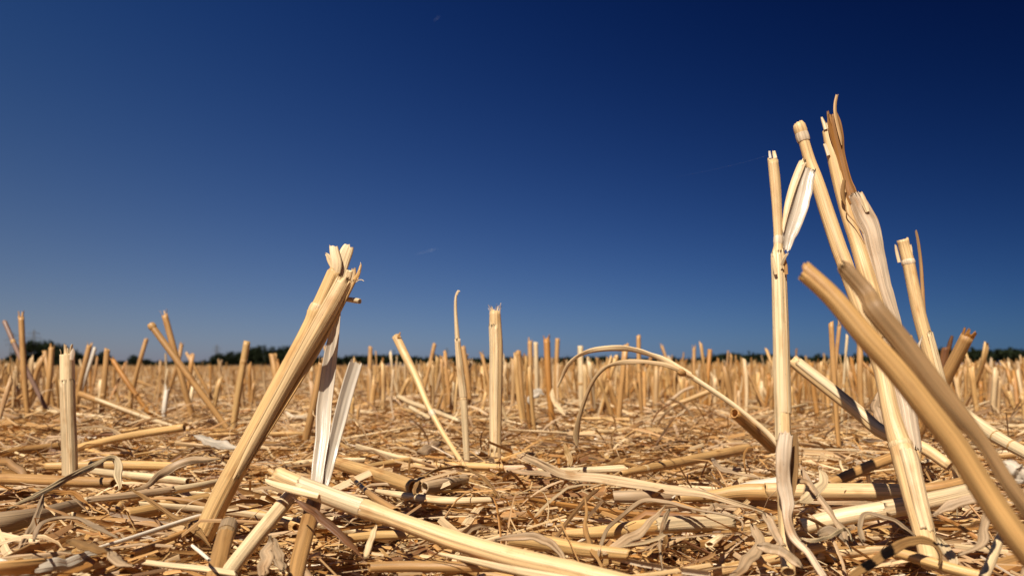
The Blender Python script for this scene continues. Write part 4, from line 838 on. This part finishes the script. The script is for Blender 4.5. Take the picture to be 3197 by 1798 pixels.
WW = W[:, None] * sh * (1 + .12 * rg.normal(0, 1, (n, K))); roll = np.cumsum(rg.normal(0, .36, (n, K)), 1) + rg.normal(0, .5, n)[:, None]; arc = rg.uniform(.2, 1.5, n)[:, None] + .25 * rg.normal(0, 1, (n, K))
sel = pick(P, W, 270 - len(HERO_LEAF)); ii = np.nonzero(sel)[0]
singles('loose_leaf_strip', 'leaf strip', 'dry leaf', G_LEAF, [ribbon(P[i:i + 1], WW[i:i + 1], col[i:i + 1], 7, arc[i:i + 1], roll[i:i + 1], None, .0002, jag=(.001, .001), ridge=.00015, rg=rg) for i in ii], P[ii], col[ii], L[ii], LEAF, .04, .07)
rest = ~sel

# chaff: shredded fibres and flakes
rg = np.random.default_rng(13); gs = [ribbon(P[rest], WW[rest], col[rest], 5, arc[rest], roll[rest], rg=rg)]
for n, y0, y1, Kc, Mc, lo_, hi_ in ((105000, .15, .7, 4, 3, .005, .045), (76000, .7, 2.0, 3, 3, .010, .060), (42000, 2.0, 6.0, 3, 2, .02, .09)):
    x, y = wedge(rg, n, y0, y1, 1.6); L = (lo_ + (hi_ - lo_) * rg.uniform(0, 1, n) ** 2) * np.where(rg.random(n) < .12, 1.7, 1); W = rg.uniform(.0003, .0014, n) * np.where(rg.random(n) < .16, 2.4, 1) * (1 if y1 < 1 else 1.4 if y1 < 3 else 2.0)
    P = lying_paths(rg, n, x, y, L, Kc, .002 + np.abs(rg.normal(0, .0045, n)), .17, .5); P[:, :, 2] = np.where(P[:, :, 1] < .22, np.minimum(P[:, :, 2], .004), P[:, :, 2])
    gs.append(ribbon(P, W[:, None] * np.ones((1, Kc)), colr(rg, n, *CHAFF_PAL), Mc, rg.uniform(.2, 2.2, n)[:, None], rg.normal(0, .9, n)[:, None] * np.ones((1, Kc)), rg=rg))
def tangle(n, y0, y1, hi, K, M):             # torn strips and fibres that stand and hang between the stalks
    x, y = wedge(rg, n, y0, y1, 1.7); L = rg.uniform(.012, .05, n); s = np.linspace(0, 1, K)[None]; az = rg.uniform(0, 2 * np.pi, n)[:, None]; pit = rg.uniform(-.2, 1.25, n)[:, None] - rg.uniform(.2, 2.2, n)[:, None] * s
    st = (L / (K - 1))[:, None]; az = az + rg.normal(0, .8, n)[:, None] * s; px = x[:, None] + np.cumsum(np.cos(az) * np.cos(pit) * st, 1); py = y[:, None] + np.cumsum(np.sin(az) * np.cos(pit) * st, 1)
    pz = gh(x, y)[:, None] + .003 + np.cumsum(np.sin(pit) * st, 1); pz = np.minimum(np.maximum(pz, gh(px, py) + .001), hi); W = rg.uniform(.0004, .0028, n) * rg.uniform(.3, 1, n)
    return ribbon(np.stack([px, py, pz], -1), W[:, None] * np.sin(np.linspace(.5, 2.9, K))[None], colr(rg, n, *LEAF_PAL), M, rg.uniform(.3, 2.4, n)[:, None], rg.normal(0, .8, n)[:, None] + rg.normal(0, .8, n)[:, None] * s, np.tile([.2, -.9, .4], (n, 1)), rg=rg)


gs += [tangle(1500, .2, .5, .008, 7, 4), tangle(9000, .45, 1.4, .026, 6, 3), tangle(22000, 1.4, 5.0, .038, 5, 3)]
tag(obj('straw_chaff', make_mesh('straw_chaff', join(gs), LEAF)), 'shredded chaff and leaf bits covering the field', 'chaff', kind='stuff')

# standing stubble
rg = np.random.default_rng(14); x, y = [], []
for n, y0, y1 in ((110, .6, .9), (700, .85, 1.2), (4600, 1.1, 2.2), (12000, 2.2, 5), (16000, 5, 12), (14000, 12, 30)):
    a, b = wedge(rg, n // 2, y0, y1, 1.8, .12, .85); k = rg.integers(1, 4, len(a)); a, b = np.repeat(a, k), np.repeat(b, k)
    x.append(a + rg.normal(0, .014, len(a))); y.append(b + rg.normal(0, .014, len(a)))
x, y = np.concatenate(x), np.concatenate(y)
gap = (x < -.13 - .06 * y) & (x > -.60 * y + .02) & (y < 7.0) & (rg.random(len(x)) < .90); keep = ~gap & (y > .5); x, y = x[keep], y[keep]; n = len(x)
H = np.clip(rg.normal(.0475, .0115, n), .015, .080) + np.where(y > 5, .004, 0); R = rg.uniform(.0009, .0021, n) + np.where(y < 1, .0004, 0)
lean = rg.normal(0, .13, (n, 2)) * np.where(rg.random(n) < .25, 3.0, 1.0)[:, None]; s = np.linspace(0, 1, 5); zb = gh(x, y) - .004
P = np.stack([x[:, None] + lean[:, :1] * H[:, None] * s, y[:, None] + lean[:, 1:] * H[:, None] * s, zb[:, None] + (H[:, None] + .012) * s], -1)
P[:, :, :2] += (rg.normal(0, .05, (n, 1, 2)) * H[:, None, None] * (s * (1 - s) * 2)[None, :, None])
col = colr(rg, n, [GOLD, CREAM, TAN, AMBER, GREY], [2.6, 1.4, 5, 2.0, .8]); RR = R[:, None] * np.linspace(.95, 1.05, 5)[None]
sel = pick(P, R, 298 - len(HERO_STAND)); ii = np.nonzero(sel)[0]
singles('stubble_stalk', 'stalk', 'straw stalk', G_STAND, [tube(P[i:i + 1], RR[i:i + 1], col[i:i + 1], 10, hollow=.004, groove=.07, jag=(0, .011), rg=rg) for i in ii], P[ii], col[ii], H[ii], STRAW, .052, .066)
nr_ = ~sel & (y < 5); fr = ~sel & ~nr_
tag(obj('standing_stubble', make_mesh('standing_stubble', join([tube(P[nr_], RR[nr_], col[nr_], 7, jag=(0, .006), rg=rg), tube(P[fr][:, ::2], RR[fr][:, ::2], col[fr], 4, jag=(0, .006), rg=rg)]), STRAW)), 'rows of cut stubble stretching to the far edge of the field', 'stubble', kind='stuff')

# clods of dry soil showing through the straw
CLOD = flat_mat('dry_clod', (.20, .125, .07), .95)
for k, (cx, cy, wd, sq, lab) in enumerate(((1360, 120, 120, .55, 'rounded brown soil clod lying in the litter under the arching leaf'), (1560, 85, 150, .40, 'longer brown soil clod right of the rounded one'), (560, 40, 90, .5, 'small soil clod left of the long sloping straw'), (2300, 30, 120, .5, 'brown soil clod left of the hollow amber stub'))):
    x, y = b7[0](cx, cy); Yc = on(x, y, -.001); p = at(x, y, Yc); r = wd * b7[1] * DS * Yc / 2509 / 2; cr_ = np.random.default_rng(50 + k)
    th_, ph = np.meshgrid(np.linspace(0, np.pi, 12), np.linspace(0, 2 * np.pi, 18, endpoint=False), indexing='ij')
    n_ = np.stack([np.sin(th_) * np.cos(ph), np.sin(th_) * np.sin(ph), np.cos(th_)], -1); q_ = cr_.normal(0, 1, (7, 3)) * 2.6; b_ = 1 + .09 * np.sin(n_ @ q_.T + cr_.uniform(0, 6, 7)).sum(-1)
    V = (n_ * b_[..., None] * np.array([r, r * .8, r * sq])).reshape(-1, 3) + p; F, _, _ = grid_faces(1, 12, 18, True)
    tag(obj('soil_clod', make_mesh('soil_clod', (V, F, None, None), CLOD, p), None, p), lab, 'soil clod', 'soil clods in the litter')

# ------------------------------------------------------------------ trees, woods, pylons, vapour trail
def leaf_cloud(rg, n_clump, per, size, cen, rad3, clump_r):
    u = nrm(rg.normal(0, 1, (n_clump, 3))) * (rg.uniform(.35, 1, (n_clump, 1)) ** .5); 
    cc = np.asarray(cen) + u * np.asarray(rad3); c = np.repeat(cc, per, 0) + rg.normal(0, 1, (n_clump * per, 3)) * clump_r * np.repeat(rg.uniform(.6, 1.3, (n_clump, 1)), per, 0)
    a = nrm(rg.normal(0, 1, (len(c), 3))); b = nrm(np.cross(a, rg.normal(0, 1, (len(c), 3)))); sz = size * rg.uniform(.6, 1.4, (len(c), 1))
    V = np.stack([c - a * sz, c - b * sz * .6, c + a * sz, c + b * sz * .6], 1).reshape(-1, 3); F = np.arange(len(V)).reshape(-1, 4)
    return V, F, None, None


def limb(p, q, r0, r1, K=5):
    s = np.linspace(0, 1, K)[:, None]; P = (np.array(p) * (1 - s) + np.array(q) * s)[None]; return tube(P, np.linspace(r0, r1, K)[None], one((.1, .07, .05)), 7, np.array([[1., .2, 0]]))


rg = np.random.default_rng(21); PROT = []
for k in range(4):
    PROT.append((make_mesh('crown', leaf_cloud(rg, 60, 44, .34, (0, 0, 3.6), ((3.2, 3.2, 3.5), (3.6, 3.4, 3.3), (2.7, 2.7, 3.8), (3.9, 3.5, 3.4))[k], .55), FOLIAGE, smooth=False),
                 make_mesh('trunk', join([limb((0, 0, -.3), (.1, 0, 3.2), .32, .2), limb((.1, 0, 2.4), (1.6, .3, 4.8), .16, .05), limb((.1, 0, 2.8), (-1.4, -.4, 5.2), .16, .05), limb((.1, 0, 3.2), (.2, .9, 5.8), .15, .04)]), BARK)))
TREES = [  # x in the photograph, tree-top row, width in pixels, depth
    (46, 1112, 34, 330, 'low dark bush at the left end of the far trees'), (98, 1074, 56, 330, 'highest round-topped dark tree below the tall pylon at the left'), (148, 1078, 52, 335, 'second round dark tree, right of the highest one'), (176, 1086, 44, 332, 'dark tree rising behind the top of the sheathed stalk'), (208, 1093, 46, 330, 'dark tree just right of the sheathed stalk'), (238, 1108, 30, 328, 'small tree closing the left group'),
    (293, 1114, 20, 340, 'tiny bush in the gap right of the left tree group'), (322, 1105, 30, 340, 'small dark tree alone behind the straight stalk'), (418, 1116, 24, 350, 'little round bush below the slim right-leaning stalk'), (452, 1127, 26, 350, 'flat bush at the foot of the crossed stalks'),
    (655, 1133, 26, 345, 'lowest bush at the left end of the middle tree group'), (690, 1111, 40, 345, 'round bush-like tree left of the stepped-cut stalk'), (726, 1107, 42, 345, 'rounded tree behind the stepped-cut stalk'), (762, 1105, 40, 345, 'tree just right of the stepped-cut stalk'), (795, 1094, 42, 348, 'taller tree left of the middle group peak'), (824, 1089, 42, 346, 'peak tree of the middle group'), (852, 1094, 38, 344, 'tree in the notch of the middle group'), (888, 1090, 44, 346, 'tree beside the left flank of the split stalk'), (926, 1096, 44, 346, 'tree hidden partly by the split stalk'), (968, 1112, 36, 346, 'lower tree between split stalk and whitish strips'), (1003, 1121, 30, 346, 'last low tree of the middle group, at the whitish strips')]
for i, (px, top, wd, Yt, lab) in enumerate(TREES):
    p = at(px / DS, 1141 / DS, Yt); hgt = (1148 - top) / 2509 * Yt * 1.16; wid = wd / 2509 * Yt * 1.7; cm, tm = PROT[i % 4]
    o = obj('tree', None, None, (p[0], Yt, float(gh(p[0], Yt)))); tag(o, lab, 'tree', 'trees along the far field edge')
    kx = wid / 8.2; kz = hgt / 7.9; o.scale = (kx, kx, kz); o.rotation_euler = (0, 0, i * 1.7)
    obj('crown', cm, o); obj('trunk', tm, o)


def wood(name, label, xs, tops, Yt, size, seed):
    rg = np.random.default_rng(seed); cc = []
    for px in np.arange(xs[0], xs[-1], size * .9 / Yt * 2509 * .5):
        h = (1143 - np.interp(px, xs, tops)) / 2509 * Yt; x0 = (px - 1598.5) / 2509 * Yt
        for _ in range(3):
            yy = Yt + rg.uniform(0, 40); cc.append((x0 + rg.normal(0, size * .3), yy, h * rg.uniform(.45, .86), size * rg.uniform(.5, .9), h * rg.uniform(.30, .42)))
    gs = []
    for (cx, cy, cz, rx, rz) in cc: gs.append(leaf_cloud(rg, 9, 16, size * .17, (cx, cy, min(cz, 1e9)), (rx, rx, rz * .55), size * .16))
    V, F = [], []; n = 0
    for v, f, _, _ in gs: V.append(v); F.append(f + n); n += len(v)
    tag(obj(name, make_mesh(name, (np.vstack(V), np.vstack(F), None, None), FOLIAGE, smooth=False)), label, 'wood', kind='stuff')


wood('distant_wood', 'dark wooded rise beyond the field on the right', [2215, 2228, 2296, 2412, 2500, 2700, 2900, 2935, 3067, 3197, 3500, 3900], [1136, 1116, 1109, 1112, 1120, 1122, 1110, 1098, 1095, 1096, 1094, 1100], 700, 9, 31)
wood('distant_woodland_strip', 'thin dark strip of woodland along the horizon in the middle', [980, 1064, 1120, 1230, 1300, 1400, 1500, 1620, 1720, 1860, 1960, 2100, 2230], [1126, 1120, 1112, 1112, 1122, 1118, 1126, 1120, 1124, 1118, 1126, 1124, 1128], 900, 9, 32)
wood('distant_hedgerow', 'thin dark hedge along the left horizon', [-700, -300, 0, 60, 250, 480, 660], [1120, 1124, 1130, 1136, 1139, 1139, 1137], 800, 8, 33)


def beam(p, q, r):
    p, q = np.array(p, float), np.array(q, float); d = nrm(q - p); a = nrm(np.cross(d, [.31, .9, .2])); b = np.cross(d, a); c = [a + b, b - a, -a - b, a - b]
    V = np.array([p + k * r for k in c] + [q + k * r for k in c]); F = np.array([[0, 1, 5, 4], [1, 2, 6, 5], [2, 3, 7, 6], [3, 0, 4, 7], [3, 2, 1, 0], [4, 5, 6, 7]])
    return V, F, np.zeros((6, 4, 2)), np.ones((8, 4))


def lattice():
    hw = lambda z: 3.2 * (1 - z / 46) + .55; lv = [0, 8, 15, 21, 26, 31, 36, 41, 46]; cs = ((-1, -1), (1, -1), (1, 1), (-1, 1)); g = []
    for z0, z1 in zip(lv, lv[1:]):
        for i in range(4):
            a, b = cs[i], cs[(i + 1) % 4]; A, B = hw(z0), hw(z1); g.append(beam((a[0] * A, a[1] * A, z0), (a[0] * B, a[1] * B, z1), .26))
            g.append(beam((a[0] * A, a[1] * A, z0), (b[0] * B, b[1] * B, z1), .15)); g.append(beam((b[0] * A, b[1] * A, z0), (a[0] * B, a[1] * B, z1), .15))
    return join(g)


def arm_g(z, l):
    g = []
    for s_ in (-1, 1):
        for yy in (-.5, .5): g += [beam((0, yy, z), (s_ * l, 0, z + .3), .22), beam((0, yy, z + 2.2), (s_ * l, 0, z + .3), .2)]
        g.append(beam((s_ * l, 0, z + .3), (s_ * l, 0, z - 1.8), .16))
    return join(g)


BODY = make_mesh('lattice_tower', lattice(), STEEL, smooth=False); ARMS = [make_mesh('cross_arm', arm_g(z, l), STEEL, smooth=False) for z, l in ((29, 7.5), (35, 9.5), (41, 6.5))]
for px, top, Yt, lab in ((100, 1030, 1050, 'tallest lattice pylon, above the round dark trees at the left'), (34, 1038, 1150, 'pylon behind the thin slanting stalk at the left edge'), (675, 1076, 1750, 'distant pylon left of the middle tree group'), (655, 1112, 3600, 'faint tiny pylon beside the distant one'), (1394, 1086, 2100, 'faint pylon left of the thin bent-tip stalk'), (1934, 1096, 2500, 'faint pylon mast under the arching leaf')):
    p = at(px / DS, 1143 / DS, Yt); o = obj('pylon', None, None, (p[0], Yt, -.01)); k = (1143 - top) / 2509 * Yt / 46; o.scale = (k, k, k); o.rotation_euler = (0, 0, .5)
    tag(o, lab, 'pylon', 'power pylons on the horizon'); obj('lattice_tower', BODY, o)
    for a_ in ARMS: obj('cross_arm', a_, o)

m, t, bs = new_mat('vapour'); bs.inputs['Base Color'].default_value = (.8, .82, .85, 1); bs.inputs['Roughness'].default_value = 1; bs.inputs['Alpha'].default_value = .11; VAP = m
for px0, py0, px1, py1, lab in ((1296, 794, 1368, 776, 'short faint white vapour trail low in the middle of the sky'), (1355, 66, 1372, 52, 'tiny vapour trail speck near the top of the sky')):
    C = cr(np.array([[*at(px0 / DS, py0 / DS, 22000), 3], [*at((px0 + px1) / 2 / DS, (py0 + py1) / 2 / DS, 22000), 14], [*at(px1 / DS, py1 / DS, 22000), 3]]), 14)
    C[:, 3] *= .45 + .2 * np.random.default_rng(3).normal(0, 1, 14); tag(obj('vapour_trail', make_mesh('vapour_trail', tube(C[None, :, :3], np.abs(C[None, :, 3]), one((1, 1, 1)), 8, np.array([[0., 1, 0]]), groove=.3), VAP, C[7, :3]), None, C[7, :3]), lab, 'vapour trail', 'vapour trails')

m, t, bs = new_mat('spider_silk'); bs.inputs['Base Color'].default_value = (.8, .8, .8, 1); bs.inputs['Alpha'].default_value = .03; bs.inputs['Roughness'].default_value = .3
C = cr(pp(D0, [(1938, 389, .40, .235), (1870, 409, .36, .24), (1780, 430, .30, .25), (1700, 446, .2, .26)]), 20)
tag(obj('spider_thread', make_mesh('spider_thread', g_tube(C, (1, 1, 1), 5), m, C[0, :3]), None, C[0, :3]), 'single fine spider thread drifting left from the top of the torn-leaf stalk', 'spider thread')

# two pale cars far off at the foot of the wood on the right
CARW, GLASS, TYRE, REDL = flat_mat('white_car_paint', (.72, .72, .72), .3), flat_mat('car_glass', (.02, .025, .03), .1), flat_mat('tyre_rubber', (.02, .02, .02), .8), flat_mat('red_lamp', (.35, .03, .03), .4)


def prism(prof, w0, w1):
    n = len(prof); top = max(q[1] for q in prof); V = []
    for s_ in (-1, 1): V += [(px, s_ * (w0 + (w1 - w0) * max(0, (pz - .9) / (top - .9) if top > .9 else 0)), pz) for px, pz in prof]
    bm_f = [list(range(n))[::-1], list(range(n, 2 * n))] + [[i, (i + 1) % n, n + (i + 1) % n, n + i] for i in range(n)]
    me = bpy.data.meshes.new('prism'); me.from_pydata(V, [], bm_f); me.update(); return me


body = prism([(-2.1, .3), (2.1, .3), (2.15, .75), (1.2, .95), (.5, 1.42), (-1.2, 1.45), (-2.0, 1.0)], .88, .68); body.name = 'body'; body.materials.append(CARW)
glass = prism([(1.08, .97), (.47, 1.38), (-1.15, 1.41), (-1.75, 1.02)], .885, .70); glass.name = 'window'; glass.materials.append(GLASS)
a_ = np.linspace(0, 2 * np.pi, 16, endpoint=False); wheel = prism([(.33 * math.cos(q), .33 + .33 * math.sin(q)) for q in a_], .11, .11); wheel.name = 'wheel'; wheel.materials.append(TYRE)
lamp = prism([(-2.12, .7), (-1.9, .7), (-1.9, .95), (-2.08, .95)], .8, .8); lamp.name = 'tail_lamp'; lamp.materials.append(REDL)
for px, lab, rz in ((3082, 'pale car far off at the foot of the wood, left of its twin', .1), (3120, 'pale car nearer the right edge at the foot of the far wood', -.2)):
    p = at(px / DS, 1143 / DS, 420); o = obj('distant_car', None, None, (p[0], 420, 0.0)); o.rotation_euler = (0, 0, rz); tag(o, lab, 'car', 'cars beyond the field')
    for me in (body, glass, lamp): obj(me.name, me, o)
    for wx in (-1.3, 1.35):
        for wy in (-.8, .8): obj('wheel', wheel, o, (wx, wy, 0))
